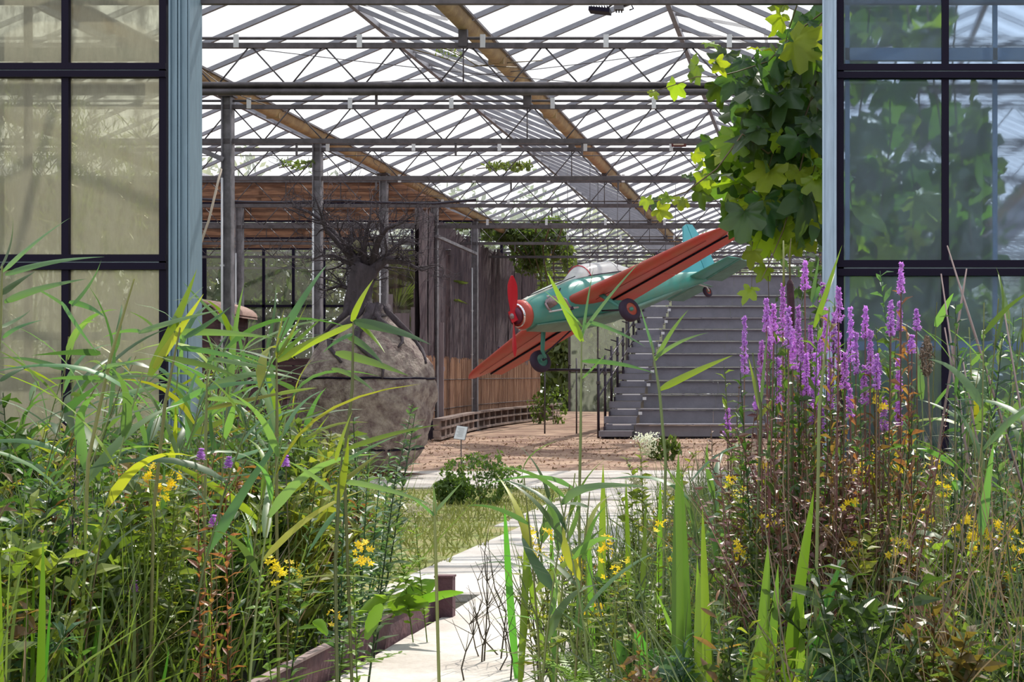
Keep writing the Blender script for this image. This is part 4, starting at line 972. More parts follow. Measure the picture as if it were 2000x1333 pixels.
HR_ = [(M_HL, 'mid-green leafy herb in the thick growth right of the path', 'green herbs right of the path', .45), (M_HLY, 'lime-green bushy herb in the thick growth right of the path', 'lime herbs right of the path', .2),
       (M_HLB, 'bluish-green leafy herb in the thick growth right of the path', 'bluish herbs right of the path', .25), (M_HLR, 'bronze-tinged herb in the thick growth right of the path', 'bronze herbs right of the path', .10)]
cnt = 0
while cnt < 250:
    y = 3.2 + 7.0 * random.random() ** 1.3; x = random.uniform(-1.05, X_(2000, y) + .2)
    if on_path(x, y) or (y > 5 and x < -.8) or (x < X_(850, y)): continue
    it = pick(HR_); low = .62 if x < -.25 else .85
    lab = it[1].split(' in the thick')[0] + ' ' + zone(x, y); gp = lab.replace(' herb', ' herbs')
    if y < 4.4 and cnt % 3 == 0: herb_obj(x, y, random.uniform(.34, .55) * low * 1.2, it[0], lab, gp, nl=22, L=(.05, .10))
    else: herb_mesh_obj(x, y, random.uniform(.8, 1.2) * low, it[0], lab, gp, name=HN[it[0].name])
    cnt += 1

# ---- reeds: random stand on the left and a few on the right
for i in range(42):
    D = random.uniform(4.0, 8.5); xpx = random.choice((random.uniform(-40, 330), random.uniform(120, 480), random.uniform(300, 560)))
    x = X_(xpx, D); topy = random.uniform(610, 800) if xpx < 420 else random.uniform(700, 860); h = Z_(topy, D)
    reed(x, D, h, random.uniform(-.6, .9), random.uniform(.05, .35), 'common reed with long narrow leaves in the stand before the left window' if xpx < 330 else 'common reed with long narrow leaves before the open doorway',
         'reeds before the left window' if xpx < 330 else 'reeds before the left of the doorway', nl=random.randint(6, 9), L=(.22, .42), yel=.12)
for i in range(9):
    D = random.uniform(3.8, 5.2); xpx = random.uniform(980, 1480); x = X_(xpx, D); h = Z_(random.uniform(900, 1020), D)
    if h > .1: reed(x, D, h, random.uniform(-3, 3), random.uniform(.02, .2), 'short green reed among the grasses right of the path', 'short reeds right of the path', nl=6, L=(.15, .28), yel=.1)
for i in range(16):
    D = random.uniform(4.0, 6.5); xpx = random.uniform(1780, 2040); x = X_(xpx, D); h = Z_(random.uniform(560, 760), D)
    reed(x, D, h, random.uniform(-3, 3), random.uniform(.0, .15), 'slender reed before the right window', 'reeds before the right window', nl=5, L=(.15, .3), yel=.05)

# hand placed reeds, leaf by leaf
def reed_leaves(D, stem, leaves, label, m=M_RL):
    t = thing('reed', (X_(stem[0][0], D), D, 0), label, 'reed'); o = Vector(t.location)
    pts = [Vector((X_(x, D), D, Z_(y, D))) - o for x, y in stem]; pts[0].z = 0 if stem[0][1] > 1000 else pts[0].z
    MB().tube(pts, [.0045] * (len(pts) - 1) + [.002], 6, cap=False).build('stem', M_RS, t)
    for L_ in leaves:
        bx_, by_, tx, ty, wpx, sag = L_[:6]; mm = L_[6] if len(L_) > 6 else m
        a = at(bx_, by_, D) - o; b = at(tx, ty, D + random.uniform(-.12, .12)) - o; c = (a + b) / 2 + Vector((0, random.uniform(-.05, .05), sag * D / F))
        w = wpx * D / F / 2; roll = random.uniform(-.5, .5)
        cur = lambda t_, a=a, b=b, c=c: a * (1 - t_) ** 2 + c * 2 * t_ * (1 - t_) + b * t_ * t_
        d = (b - a).normalized(); sd = d.cross(Vector((0, 1, 0))).normalized(); nn = Vector((0, 1, 0))
        side = lambda t_, sd=sd, nn=nn, roll=roll: (sd * math.cos(roll + t_ * .6) + nn * math.sin(roll + t_ * .6)).normalized()
        vs, fs = blade_pts(cur, lambda t_: w * min(1, t_ * 5 + .4) * (1 - t_ ** 2.2), side, .25, 10)
        g = MB(); g.add(vs, fs, True); g.build('leaf', mm, t)
reed_leaves(4.6, [(1136, 1260), (1131, 1000), (1134, 850), (1136, 665)], [(1138, 668, 1068, 530, 17, 4, M_RLY), (1137, 660, 1160, 520, 8, 0), (1137, 650, 1262, 500, 9, 12), (1138, 640, 1060, 566, 6, 8), (1150, 628, 1264, 680, 8, 10), (1142, 632, 1190, 640, 5, 0), (1137, 740, 1185, 690, 5, 0), (1137, 706, 1280, 730, 10, 14)],
            'tall reed with a broad leaf crossing the aircraft fuselage', M_RL)
reed_leaves(4.4, [(1292, 1150), (1300, 900), (1288, 765), (1272, 668)], [(1280, 705, 1345, 605, 9, 12), (1288, 762, 1432, 694, 15, 6, M_RLY), (1276, 702, 1385, 650, 9, 16), (1278, 690, 1250, 600, 6, 0)], 'reed with leaves spread before the bleachers')
reed_leaves(4.3, [(690, 1180), (672, 900), (688, 760), (690, 628)], [(686, 628, 730, 545, 14, 4, M_RLY), (690, 628, 842, 674, 22, 14), (690, 622, 752, 690, 11, 4, M_RLY), (688, 634, 560, 705, 12, 4, M_RLY), (676, 655, 750, 715, 14, 12), (655, 690, 800, 735, 18, 10), (690, 652, 630, 690, 8, 8), (648, 720, 735, 770, 10, 14)],
            'reed with bright arching leaves spread across the tree root ball')
reed_leaves(4.3, [(545, 1250), (540, 1000), (541, 820), (540, 700)], [(540, 700, 556, 600, 10, 0, M_RLY), (541, 698, 601, 590, 13, 0, M_RLY), (543, 700, 632, 618, 9, 10), (541, 690, 590, 640, 14, 8), (541, 706, 700, 628, 17, 8, M_RLY), (540, 735, 480, 735, 8, 0), (538, 760, 525, 672, 9, 0), (540, 770, 620, 758, 9, 4, M_RLY), (540, 720, 448, 690, 8, 18)],
            'reed with upright yellow-green leaves left of the root ball')
reed_leaves(4.2, [(290, 1300), (300, 1000), (322, 790), (352, 640)], [(292, 735, 385, 525, 22, 4, M_RLY), (300, 720, 398, 574, 16, 10, M_RLY), (270, 650, 440, 604, 15, 8), (276, 648, 200, 660, 8, 14), (340, 650, 535, 661, 15, 10), (345, 680, 520, 716, 12, 14), (318, 700, 470, 740, 14, 12), (300, 640, 250, 608, 8, 4), (360, 660, 452, 598, 12, 0), (330, 640, 398, 560, 9, 0)],
            'tall reed with broad blades crossing the left blue door post')
reed_leaves(4.0, [(150, 1330), (172, 900), (215, 700), (262, 545)], [(196, 690, 60, 695, 16, 6), (200, 720, 268, 710, 9, 6), (140, 598, 198, 507, 9, 6), (130, 600, 60, 560, 7, 8), (135, 590, 205, 620, 12, 10), (120, 590, 190, 690, 9, 8), (180, 745, 300, 735, 12, 8), (196, 740, 88, 742, 11, 4)], 'reed with a thin dark seed stalk before the left window')
reed_leaves(3.8, [(-10, 1330), (-20, 900), (0, 640), (4, 520)], [(5, 530, 138, 425, 16, 10), (10, 536, 205, 502, 17, 14), (0, 575, 70, 530, 15, 4), (8, 590, 170, 545, 16, 10), (0, 640, 60, 605, 12, 6), (0, 525, 25, 425, 8, 0), (5, 660, 85, 625, 10, 6), (0, 745, 65, 715, 9, 8)], 'reed at the far left edge, leaves reaching right across the glass')
reed_leaves(4.5, [(395, 1300), (400, 1000), (402, 840), (405, 720)], [(402, 800, 620, 755, 11, 6, M_RLY), (402, 760, 560, 750, 10, 14), (404, 700, 600, 735, 11, 6), (400, 740, 320, 705, 9, 12), (405, 780, 500, 800, 11, 14), (402, 722, 450, 650, 9, 0), (400, 760, 300, 820, 12, 10)], 'reed with level crossing leaves just right of the blue door post')
reed_leaves(3.9, [(660, 1333), (655, 1100), (662, 960), (668, 890)], [(656, 980, 680, 850, 20, 4, M_RLY), (660, 950, 750, 880, 14, 6, M_RLY), (655, 900, 690, 800, 9, 0, M_RLY), (664, 940, 850, 990, 12, 16), (650, 960, 560, 900, 10, 12), (670, 880, 860, 830, 11, 14, M_RLY), (655, 1000, 600, 1085, 12, 4), (668, 905, 780, 850, 9, 6)], 'reed with an upright folded leaf below the root ball')
reed_leaves(4.2, [(860, 1200), (850, 1050), (848, 980)], [(848, 1010, 845, 945, 12, 0), (850, 1000, 905, 940, 8, 6), (850, 1010, 780, 960, 8, 6)], 'short reed at the right edge of the left bed')
reed_leaves(3.7, [(1588, 1050), (1600, 800), (1620, 600)], [(1590, 640, 1645, 478, 13, 4, M_RLY), (1605, 600, 1632, 530, 9, 2), (1585, 590, 1600, 500, 8, 0), (1600, 560, 1585, 600, 9, 0)], 'reed leaf reaching up in front of the right door post')
reed_leaves(4.1, [(1468, 1200), (1482, 950), (1486, 800), (1470, 690)], [(1484, 800, 1462, 700, 9, 0, M_RLY), (1486, 790, 1500, 640, 7, 0), (1480, 820, 1520, 770, 9, 6, M_RLY), (1500, 900, 1515, 740, 10, 0)], 'yellow-green reed at the left edge of the purple flowers')

# ---- sword-leaved iris clumps
def iris(D, leaves, label):
    bx_ = sum(l[0] for l in leaves) / len(leaves)
    t = thing('iris', (X_(bx_, D), D, 0), label, 'plant'); o = Vector(t.location)
    for (bx, by, tx, ty, wpx, sag, lit) in leaves:
        DD = D + random.uniform(-.12, .12); a = at(bx, by, DD); b = at(tx, ty, DD + random.uniform(-.1, .1)); a.z = 0.0
        c = (a + b) / 2 + Vector((sag * D / F, random.uniform(-.03, .03), abs(sag) * .3 * D / F)); a, b, c = a - o, b - o, c - o
        w = wpx * D / F / 2; roll = random.uniform(-.35, .35)
        cur = lambda t_: a * (1 - t_) ** 2 + c * 2 * t_ * (1 - t_) + b * t_ * t_
        d = (b - a).normalized(); sd = d.cross(Vector((0, 1, 0))).normalized(); nn = Vector((0, 1, 0))
        vs, fs = blade_pts(cur, lambda t_: w * min(1, t_ * 1.5 + .6) * (1 - t_ ** 5.5), lambda t_: (sd * math.cos(roll + t_ * .4) + nn * math.sin(roll + t_ * .4)).normalized(), .3, 12)
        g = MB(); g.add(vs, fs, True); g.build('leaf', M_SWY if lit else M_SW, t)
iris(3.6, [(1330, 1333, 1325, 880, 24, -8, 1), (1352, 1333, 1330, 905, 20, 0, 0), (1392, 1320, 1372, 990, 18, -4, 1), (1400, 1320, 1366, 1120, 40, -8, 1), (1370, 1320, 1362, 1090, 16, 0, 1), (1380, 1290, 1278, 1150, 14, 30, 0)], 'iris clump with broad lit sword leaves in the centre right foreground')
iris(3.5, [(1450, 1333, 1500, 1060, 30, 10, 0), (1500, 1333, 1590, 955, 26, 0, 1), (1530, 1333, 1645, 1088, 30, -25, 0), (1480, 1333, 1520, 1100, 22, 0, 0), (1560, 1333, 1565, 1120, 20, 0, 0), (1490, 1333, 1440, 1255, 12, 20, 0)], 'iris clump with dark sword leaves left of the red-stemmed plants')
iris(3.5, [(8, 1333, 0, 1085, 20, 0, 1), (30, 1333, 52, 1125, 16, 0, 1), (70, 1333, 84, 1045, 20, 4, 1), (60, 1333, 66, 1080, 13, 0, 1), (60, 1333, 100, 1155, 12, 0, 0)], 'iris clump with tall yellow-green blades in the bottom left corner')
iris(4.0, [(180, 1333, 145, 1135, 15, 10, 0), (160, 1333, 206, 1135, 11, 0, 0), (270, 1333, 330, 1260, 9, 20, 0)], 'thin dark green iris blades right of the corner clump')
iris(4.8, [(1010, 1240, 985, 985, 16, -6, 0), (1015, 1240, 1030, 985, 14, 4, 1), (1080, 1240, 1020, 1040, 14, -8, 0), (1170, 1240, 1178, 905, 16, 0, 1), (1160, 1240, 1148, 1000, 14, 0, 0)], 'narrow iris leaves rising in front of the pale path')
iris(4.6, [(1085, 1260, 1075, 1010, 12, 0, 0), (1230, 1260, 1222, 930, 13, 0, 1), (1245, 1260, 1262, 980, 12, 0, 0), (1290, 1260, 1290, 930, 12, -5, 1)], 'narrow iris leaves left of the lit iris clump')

# ---- cattail
t = thing('cattail', (X_(1545, 4.2), 4.2, 0), 'cattail with a dark brown seed head before the bleachers', 'cattail'); o = Vector(t.location)
P_ = lambda x, y: at(x, y, 4.2) - o
MB().tube([Vector((0, 0, 0)), P_(1546, 900), P_(1545, 640)], .005, 6).build('stem', M_RS, t)
MB().tube([P_(1545, 646), P_(1545, 640), P_(1545, 600), P_(1543, 556), P_(1543, 549), P_(1543, 545)], [.003, .0095, .0105, .0098, .006, .002], 14).build('seed_head', M_CAT, t)
MB().tube([P_(1543, 546), P_(1542, 500), P_(1545, 466)], [.0032, .0026, .001], 6).build('spike', mat('cattail_spike', (.13, .11, .05), .9), t)
MB().tube([P_(1531, 560), P_(1530, 470)], [.004, .002], 5).build('old_stem', M_RS, t)

# ---- purple loosestrife
def floret_spike(L, r, seed, n=150):
    rs_ = np.random.default_rng(seed); g = MB(); 
    for i in range(n):
        v = rs_.uniform(0, 1); a = rs_.uniform(0, 6.283); q = r * (1.15 - .75 * v) * rs_.uniform(.6, 1.1); z = L * v; c = Vector((math.cos(a) * q, math.sin(a) * q, z)); s = .0052 * rs_.uniform(.6, 1.3)
        for k in range(2):
            d1 = Vector(rs_.normal(0, 1, 3)).normalized(); d2 = d1.cross(Vector(rs_.normal(0, 1, 3))).normalized()
            g.add([c - d1 * s, c + d2 * s * .6, c + d1 * s, c - d2 * s * .6], [(0, 1, 2, 3)])
    return g
SPK = [floret_spike(1, 1, 100 + i, 190) for i in range(5)]
def spike_mesh(L, r, v):
    g = MB(); rs_ = np.random.default_rng(v); n = int(60 + 900 * L)
    for i in range(n):
        w = rs_.uniform(0, 1); a = rs_.uniform(0, 6.283); tier = .6 + .4 * abs(math.sin(w * L * 160)); q = r * (1.1 - .7 * w) * rs_.uniform(.45, 1.1) * tier; c = Vector((math.cos(a) * q, math.sin(a) * q, L * w)); s = .0058 * rs_.uniform(.6, 1.25)
        for k in range(2):
            d1 = Vector(rs_.normal(0, 1, 3)).normalized(); d2 = d1.cross(Vector(rs_.normal(0, 1, 3))).normalized()
            g.add([c - d1 * s, c + d2 * s * .55, c + d1 * s, c - d2 * s * .55], [(0, 1, 2, 3)])
    return g.mesh('flower_spike', M_PUR)
SPKM = {L: [spike_mesh(L, .0125, 31 * k + int(L * 1000)) for k in range(3)] for L in (.07, .11, .15, .2)}
LSF = [leafy_template(.8, 46, .055, .16, 0, .0028).mesh('foliage', M_HL) for _ in range(3)] + [leafy_template(.8, 40, .05, .16, 0, .0028).mesh('foliage', M_HLR)]
spk = [(1454, 619, 730), (1421, 799, 850), (1511, 595, 670), (1529, 556, 652), (1531, 655, 740), (1487, 664, 742), (1572, 511, 566), (1559, 598, 694), (1583, 631, 700), (1607, 553, 592), (1600, 640, 720), (1594, 690, 800),
       (1638, 562, 628), (1661, 601, 709), (1638, 650, 724), (1700, 646, 730), (1688, 715, 790), (1760, 514, 574), (1740, 586, 655), (1757, 589, 646), (1790, 604, 646), (1781, 655, 691), (1754, 700, 766), (1727, 775, 841),
       (1754, 785, 832), (1532, 772, 805), (1571, 730, 775), (1715, 709, 730), (1697, 1133, 1182), (1502, 620, 700), (1548, 640, 720), (1613, 600, 690), (1650, 690, 760), (1672, 650, 730), (1590, 740, 830), (1520, 700, 790), (1565, 660, 740),
       (1480, 740, 800), (1629, 610, 690), (1712, 690, 760), (1540, 600, 680), (1575, 690, 770), (1605, 800, 850), (1660, 760, 820), (1690, 600, 660), (1497, 585, 650), (1622, 700, 800)]
grp_main = 'purple loosestrife spikes before the right door post'
lab_sp = {0: 'leftmost tall purple loosestrife spike before the bleachers', 1: 'lone short purple loosestrife spike low before the bleachers', 6: 'tall thin loosestrife spike right of the cattail head', 17: 'topmost purple loosestrife spike, before the right window',
          28: 'small purple flower head low in the shaded right bed', 20: 'rightmost purple loosestrife spike before the window', 23: 'low purple loosestrife spike under the window rail'}
for i, (x, ya, yb) in enumerate(spk):
    D = 4.0 + .9 * random.random(); zt5, zb5 = Z_(ya, D), Z_(yb, D); L = zt5 - zb5
    t = thing('purple_loosestrife', (X_(x, D) + random.uniform(-.02, .02), D, 0), lab_sp.get(i, 'purple loosestrife spike in the dense group before the right door post'), 'flower', None if i in lab_sp else grp_main)
    dx = X_(x, D) - t.location.x
    MB().tube([(0, 0, 0), (dx * .4, 0, zb5 * .5), (dx, 0, zb5), (dx, 0, zt5)], [.0028, .0024, .002, .0008], 5, cap=False).build('stem', M_RED_S, t)
    Lk = min(SPKM, key=lambda q: abs(q - L)); inst('flower_spike', random.choice(SPKM[Lk]), t, Matrix.Translation((dx, 0, zb5)) @ Matrix.Rotation(random.random() * 6, 4, 'Z') @ Matrix.Diagonal((1, 1, L / Lk, 1)))
    inst('foliage', random.choice(LSF), t, Matrix.Translation((dx * .5, 0, .02)) @ Matrix.Rotation(random.random() * 6, 4, 'Z') @ Matrix.Diagonal((1, 1, max(.1, zb5) / .8, 1)))
# bare red-brown stems lower down
SEEDS = [leafy_template(1.0, 30, .04, .2, 2, .003).mesh('stalk', M_RED_S) for _ in range(4)]
for i in range(70):
    D = random.uniform(3.9, 5.6); x = X_(random.gauss(1600, 75), D); h = Z_(random.uniform(740, 960), D)
    if h < .15: continue
    o = inst('red_stalk', random.choice(SEEDS), None, rotm(random.random() * 6, random.gauss(0, .06), random.gauss(0, .06), (1, 1, h), (x, D, 0))); lb = 'red-brown spent stalk ' + zone(x, D); tag(o, lb, 'stalk', lb.replace('stalk', 'stalks'))
MB_s = None
# ---- tall leafy willowherb stems at right, before the window
WHV = [leafy_template(1.0, 64, .06, .17, 0, .0035).mesh('willowherb', M_HLB) for _ in range(4)]
wh = [(1808, 520), (1900, 590), (1860, 690), (1930, 690), (1985, 690), (1955, 760), (1835, 760), (1880, 640), (1870, 800), (1915, 790), (1990, 850), (1778, 830), (1845, 850), (1950, 620), (1900, 860), (1975, 930), (1820, 920), (2010, 640)]
for i, (x, yt) in enumerate(wh):
    D = random.uniform(4.3, 5.8); o = inst('willowherb', random.choice(WHV), None, rotm(random.random() * 6, random.gauss(0, .05), random.gauss(0, .05), (1.1, 1.1, Z_(yt, D)), (X_(x, D), D, 0)))
    tag(o, 'tallest narrow-leaved stem before the right window, just right of the topmost purple spike' if i == 0 else 'bluish narrow-leaved stem in the thicket before the right window', 'plant', None if i == 0 else 'leafy stems before the right window')
# bright leafy stems in the left middle, and behind the doorway edge
for i in range(17):
    D = random.uniform(4.6, 6.5); x = X_(random.uniform(530, 740), D); h = Z_(random.uniform(740, 920), D)
    o = inst('willowherb', random.choice(WHV), None, rotm(random.random() * 6, random.gauss(0, .08), random.gauss(0, .08), (1.15, 1.15, h), (x, D, 0))); tag(o, 'glossy narrow-leaved stem in front of the tree root ball', 'plant', 'leafy stems before the root ball')
# leaning pale dead stalks at right
for i, (a, b) in enumerate((((1838, 535), (1905, 1000)), ((1888, 525), (1870, 640)), ((1900, 640), (1850, 480)), ((1915, 900), (1880, 700)), ((1845, 640), (1910, 1010)), ((2000, 840), (1960, 600)))):
    A, B = at(*a, 4.6), at(*b, 4.6); d = (A - B); base = B if B.z < A.z else A; top_ = A if base is B else B; k = base.z / max(.05, (top_.z - base.z)); gnd = base - (top_ - base) * k
    tag(MB().tube([Vector((gnd.x, gnd.y, 0)), base, top_], [.0045, .004, .002], 5).build('dead_stalk', mat('dead_stalk', (.30, .22, .21), .8), None), ['pale dead stalk crossing the mullion of the right window, leaning right', 'pale dead stalk rising just right of the mullion of the right window', 'pale dead stalk leaning left over the mullion of the right window', 'low pale dead stalk right of the mullion of the right window', 'pale dead stalk below the mullion, leaning away to the right', 'pale dead stalk before the rightmost pane'][i], 'stalk')
# dried seed head
t = thing('dried_seed_head', at(1810, 695, 4.5), 'shaggy brown dried seed head on a thin stalk before the right window', 'seed head')
n = 420; v = rng.uniform(0, 1, n); a = rng.uniform(0, 6.28, n); q = .019 * np.sin(np.pi * np.clip(v * .9 + .08, 0, 1)) * rng.uniform(.5, 1.2, n)
ob = batch('seed_fluff', [(-.007, -.0015, 0), (.007, -.0015, 0), (.007, .0015, 0), (-.007, .0015, 0)], [(0, 1, 2, 3)], rand_rots(n, 1.3), np.stack([np.cos(a) * q, np.sin(a) * q, (v - .5) * .11], 1), M_DRY, parent=t); ob['kind'] = 'stuff'
MB().tube([(0, 0, .05), (.005, 0, -.1), (.02, 0, -.4), (.03, 0, -t.location.z)], .003, 5).build('stalk', M_DRY, t)

for (x, y, lab) in ((393, 892, 'small purple flower head highest in the left bed, below the doorway'), (417, 1022, 'small purple flower head in the middle of the left bed'), (447, 908, 'small purple flower head left of the root ball foot'), (558, 905, 'small purple flower head just below the root ball'), (262, 1150, 'small purple flower head low in the left bed')):
    D = 4.3; t = thing('purple_flower', (X_(x, D), D, 0), lab, 'flower'); z = Z_(y, D)
    MB().tube([(0, 0, 0), (.01, 0, z * .6), (0, 0, z)], [.0025, .002, .0015], 5, cap=False).build('stem', M_HS, t)
    inst('flower_head', SPKM[.07][0], t, Matrix.Translation((0, 0, z - .01)) @ Matrix.Diagonal((1, 1, .45, 1))); inst('foliage', random.choice(LSF), t, Matrix.Diagonal((1, 1, z / .85, 1)))
t = thing('dead_nettle', (X_(133, 3.9), 3.9, 0), 'dark dead stalk with curled yellow leaves in the left bed', 'plant')
z = Z_(860, 3.9); MB().tube([(0, 0, 0), (.005, 0, z * .5), (.02, 0, z)], [.003, .0025, .001], 5).build('stem', MATS['dark_frame'], t)
for k in range(18): inst('leaf', random.choice(LAN['herb_leaf_lime']), t, rotm(random.random() * 6.3, R(random.uniform(-70, -20)), 0, (.05, .05, .06), (.012, 0, z * (.55 + .43 * k / 18))))
n = 300; v = rng.uniform(0, 1, n); ob = batch('seed_clusters', [(-.004, 0, 0), (0, -.002, 0), (.004, 0, 0), (0, .002, 0)], [(0, 1, 2, 3)], rand_rots(n, 1.3), np.stack([rng.normal(0, .008, n) + .015, rng.normal(0, .008, n), z * (.55 + .45 * (np.floor(v * 7) / 7)) + rng.normal(0, .006, n)], 1), M_DRY, parent=t); ob['kind'] = 'stuff'

# ---- yellow flowers
def yflower_mesh():
    g = MB()
    for c in [Vector((random.gauss(0, .012), random.gauss(0, .012), random.gauss(0, .014))) for _ in range(6)]:
        ax = Vector((random.gauss(0, .7), random.gauss(-.6, .5), random.gauss(.5, .4))).normalized(); u = ax.orthogonal().normalized(); w = ax.cross(u)
        for k in range(5):
            a = 2 * math.pi * k / 5; d = u * math.cos(a) + w * math.sin(a); e = ax.cross(d)
            g.add([c, c + d * .006 + e * .0032, c + d * .0115 + ax * .002, c + d * .006 - e * .0032], [(0, 1, 2, 3)])
    return g.mesh('flower', M_YEL)
YFM = [yflower_mesh() for _ in range(5)]
YST = [leafy_template(1.0, 40, .055, .26, 1, .0028).mesh('foliage', M_HLY) for _ in range(4)]
yf = [(1052, 1040), (1047, 1075), (1120, 1080), (1175, 1060), (1210, 1107), (1160, 1200), (1285, 1040), (1320, 1075), (1395, 1290), (1360, 1310), (1440, 950), (1463, 1080), (1508, 1058), (1580, 1097), (1697, 905), (1688, 932), (1830, 915), (1797, 985), (1870, 1030),
      (1900, 1050), (1935, 1035), (1990, 1065), (1955, 1095), (1710, 1190), (1665, 1055), (1750, 1062), (1885, 1018), (1812, 1050), (1965, 1030), (1850, 1045), (1925, 1052), (1660, 980), (1700, 930), (1840, 935), (1735, 1070), (1905, 1022), (1945, 1020), (1975, 1110), (1985, 1050),
      (1340, 1212), (1500, 1010), (1590, 1080), (290, 920), (320, 935), (335, 940), (660, 1203), (1770, 880), (1740, 790), (1445, 965), (1820, 900), (560, 1100), (700, 1060), (1640, 1180), (1590, 920), (1490, 905), (540, 1095)]
for i, (x, yy) in enumerate(yf):
    D = random.uniform(3.9, 5.0) if x > 900 else random.uniform(4.2, 5.5); z = Z_(yy, D)
    side_ = 'left of the path' if x < 900 else ('before the pale path' if x < 1400 else 'in the bed at right')
    t = thing('yellow_loosestrife', (X_(x, D), D, 0), f'yellow-flowered leafy stem {side_}', 'flower', f'yellow flowers {side_}')
    inst('foliage', random.choice(YST), t, rotm(random.random() * 6, 0, 0, (.9, .9, z * .96)))
    for k in range(random.choice((1, 2, 2, 3))):
        inst('flower', random.choice(YFM), t, rotm(random.random() * 6, 0, random.gauss(0, .5), (1, 1, 1), (random.gauss(0, .012), random.gauss(0, .012), z - .024 * k)))

# ---- white umbel, dock plant, fern, shrub, pods
t = thing('white_flower', (X_(1263, 6.0), 6.0, 0), 'white-flowered stem before the foot of the bleachers', 'flower')
z = Z_(857, 6.0); inst('foliage', random.choice(YST), t, rotm(0, 0, 0, (1, 1, z)))
n = 260; pos = rng.normal(0, 1, (n, 3)) * np.array([.022, .02, .012]) + np.array([0, 0, z]); batch('florets', [(-.004, 0, 0), (0, -.004, 0), (.004, 0, 0), (0, .004, 0)], [(0, 1, 2, 3)], rand_rots(n, 1.2), pos, M_WHT, parent=t)['kind'] = 'stuff'
for i, (x, yy) in enumerate(((808, 995), (835, 985), (1265, 880), (1310, 950), (1245, 940))):
    t = thing('pale_flower', (X_(x, 5.6), 5.6, 0), 'cream fading flower cluster in the right edge of the left bed' if x < 900 else 'cream fading flower cluster before the cross path', 'flower', 'cream flowers ' + ('left' if x < 900 else 'right'))
    z = Z_(yy, 5.6); inst('foliage', random.choice(YST), t, rotm(0, 0, 0, (.9, .9, z))); n = 150; pos = rng.normal(0, 1, (n, 3)) * np.array([.014, .014, .013]) + np.array([0, 0, z])
    batch('florets', [(-.004, 0, 0), (0, -.004, 0), (.004, 0, 0), (0, .004, 0)], [(0, 1, 2, 3)], rand_rots(n, 1.2), pos, mat('cream_floret', (.55, .52, .36), .8, trans=.3), parent=t)['kind'] = 'stuff'
def broad(name, D, leaves, label, m=M_SWY):
    t = thing(name, (X_(leaves[0][0], D), D, 0), label, 'plant'); o = Vector(t.location)
    for bx, by, tx, ty, wpx in leaves:
        a = at(bx, by, D) - o; b = at(tx, ty, D + random.uniform(-.15, .15)) - o; c = (a + b) / 2 + Vector((0, 0, 14 * D / F)); w = wpx * D / F / 2
        cur = lambda t_: a * (1 - t_) ** 2 + c * 2 * t_ * (1 - t_) + b * t_ * t_
        sd = (b - a).normalized().cross(Vector((0, 1, .3))).normalized(); ro = random.uniform(-.7, .7)
        vs, fs = blade_pts(cur, lambda t_: w * math.sin(math.pi * (t_ * .92 + .05)) ** .7 * (1 + .08 * math.sin(t_ * 25)), lambda t_: (sd * math.cos(ro) + Vector((0, 1, 0)) * math.sin(ro)).normalized(), .3, 12)
        g = MB(); g.add(vs, fs, True); o_ = g.build('leaf', m, t)
broad('dock', 5.6, [(770, 1200, 852, 1135, 40), (775, 1195, 905, 1158, 20), (760, 1200, 838, 1180, 46), (770, 1195, 735, 1180, 34), (760, 1210, 700, 1190, 30), (740, 1215, 800, 1160, 36)], 'broad yellow-green dock plant spilling over the rusty edging')
broad('dock', 4.3, [(715, 1250, 745, 1180, 26), (640, 1240, 610, 1215, 22), (700, 1200, 760, 1170, 26)], 'smaller dock plant left of the rusty edging')
broad('coltsfoot', 4.1, [(1950, 1333, 1985, 1250, 60), (1940, 1300, 1925, 1220, 40), (1990, 1333, 1950, 1290, 44)], 'broad-leaved dark green plant in the bottom right corner', M_SW)
broad('coltsfoot', 4.0, [(1255, 1320, 1240, 1230, 34), (1240, 1330, 1290, 1270, 30), (1230, 1320, 1200, 1250, 24), (1270, 1330, 1330, 1300, 30)], 'broad-leaved plant low in front of the iris clump', M_SW)
for (x, yb, hpx, D, lab) in ((1180, 1333, 80, 3.9, 'small green fern at the bottom edge right of the path'), (1420, 1320, 90, 3.9, 'small fern under the iris leaves'), (1130, 1300, 70, 4.1, 'small fern beside the twiggy stems')):
    t = thing('fern', (X_(x, D), D, max(0, Z_(yb + 30, D))), lab, 'fern')
    for k in range(6):
        g = MB(); az = k * 1.05; L = hpx * 2 * D / F; pts = [Vector((math.cos(az) * L * v, math.sin(az) * L * v, L * (.9 * v - .7 * v * v))) for v in np.linspace(0, 1, 9)]
        g.tube(pts, .0012, 3, cap=False); 
        for i in range(1, 9):
            for sub in (0, .5):
                p = pts[i - 1].lerp(pts[i], sub); d = (pts[i] - pts[i - 1]).normalized()
                for s in (-1, 1):
                    e = d.cross(Vector((0, 0, 1))).normalized() * s; l = L * .24 * (1 - (i / 9.5)); q = p + (e + d * .4).normalized() * l
                    g.add([p, (p + q) / 2 + d * l * .16, q, (p + q) / 2 - d * l * .16], [(0, 1, 2, 3)])
        g.build('frond', M_SWY, t)
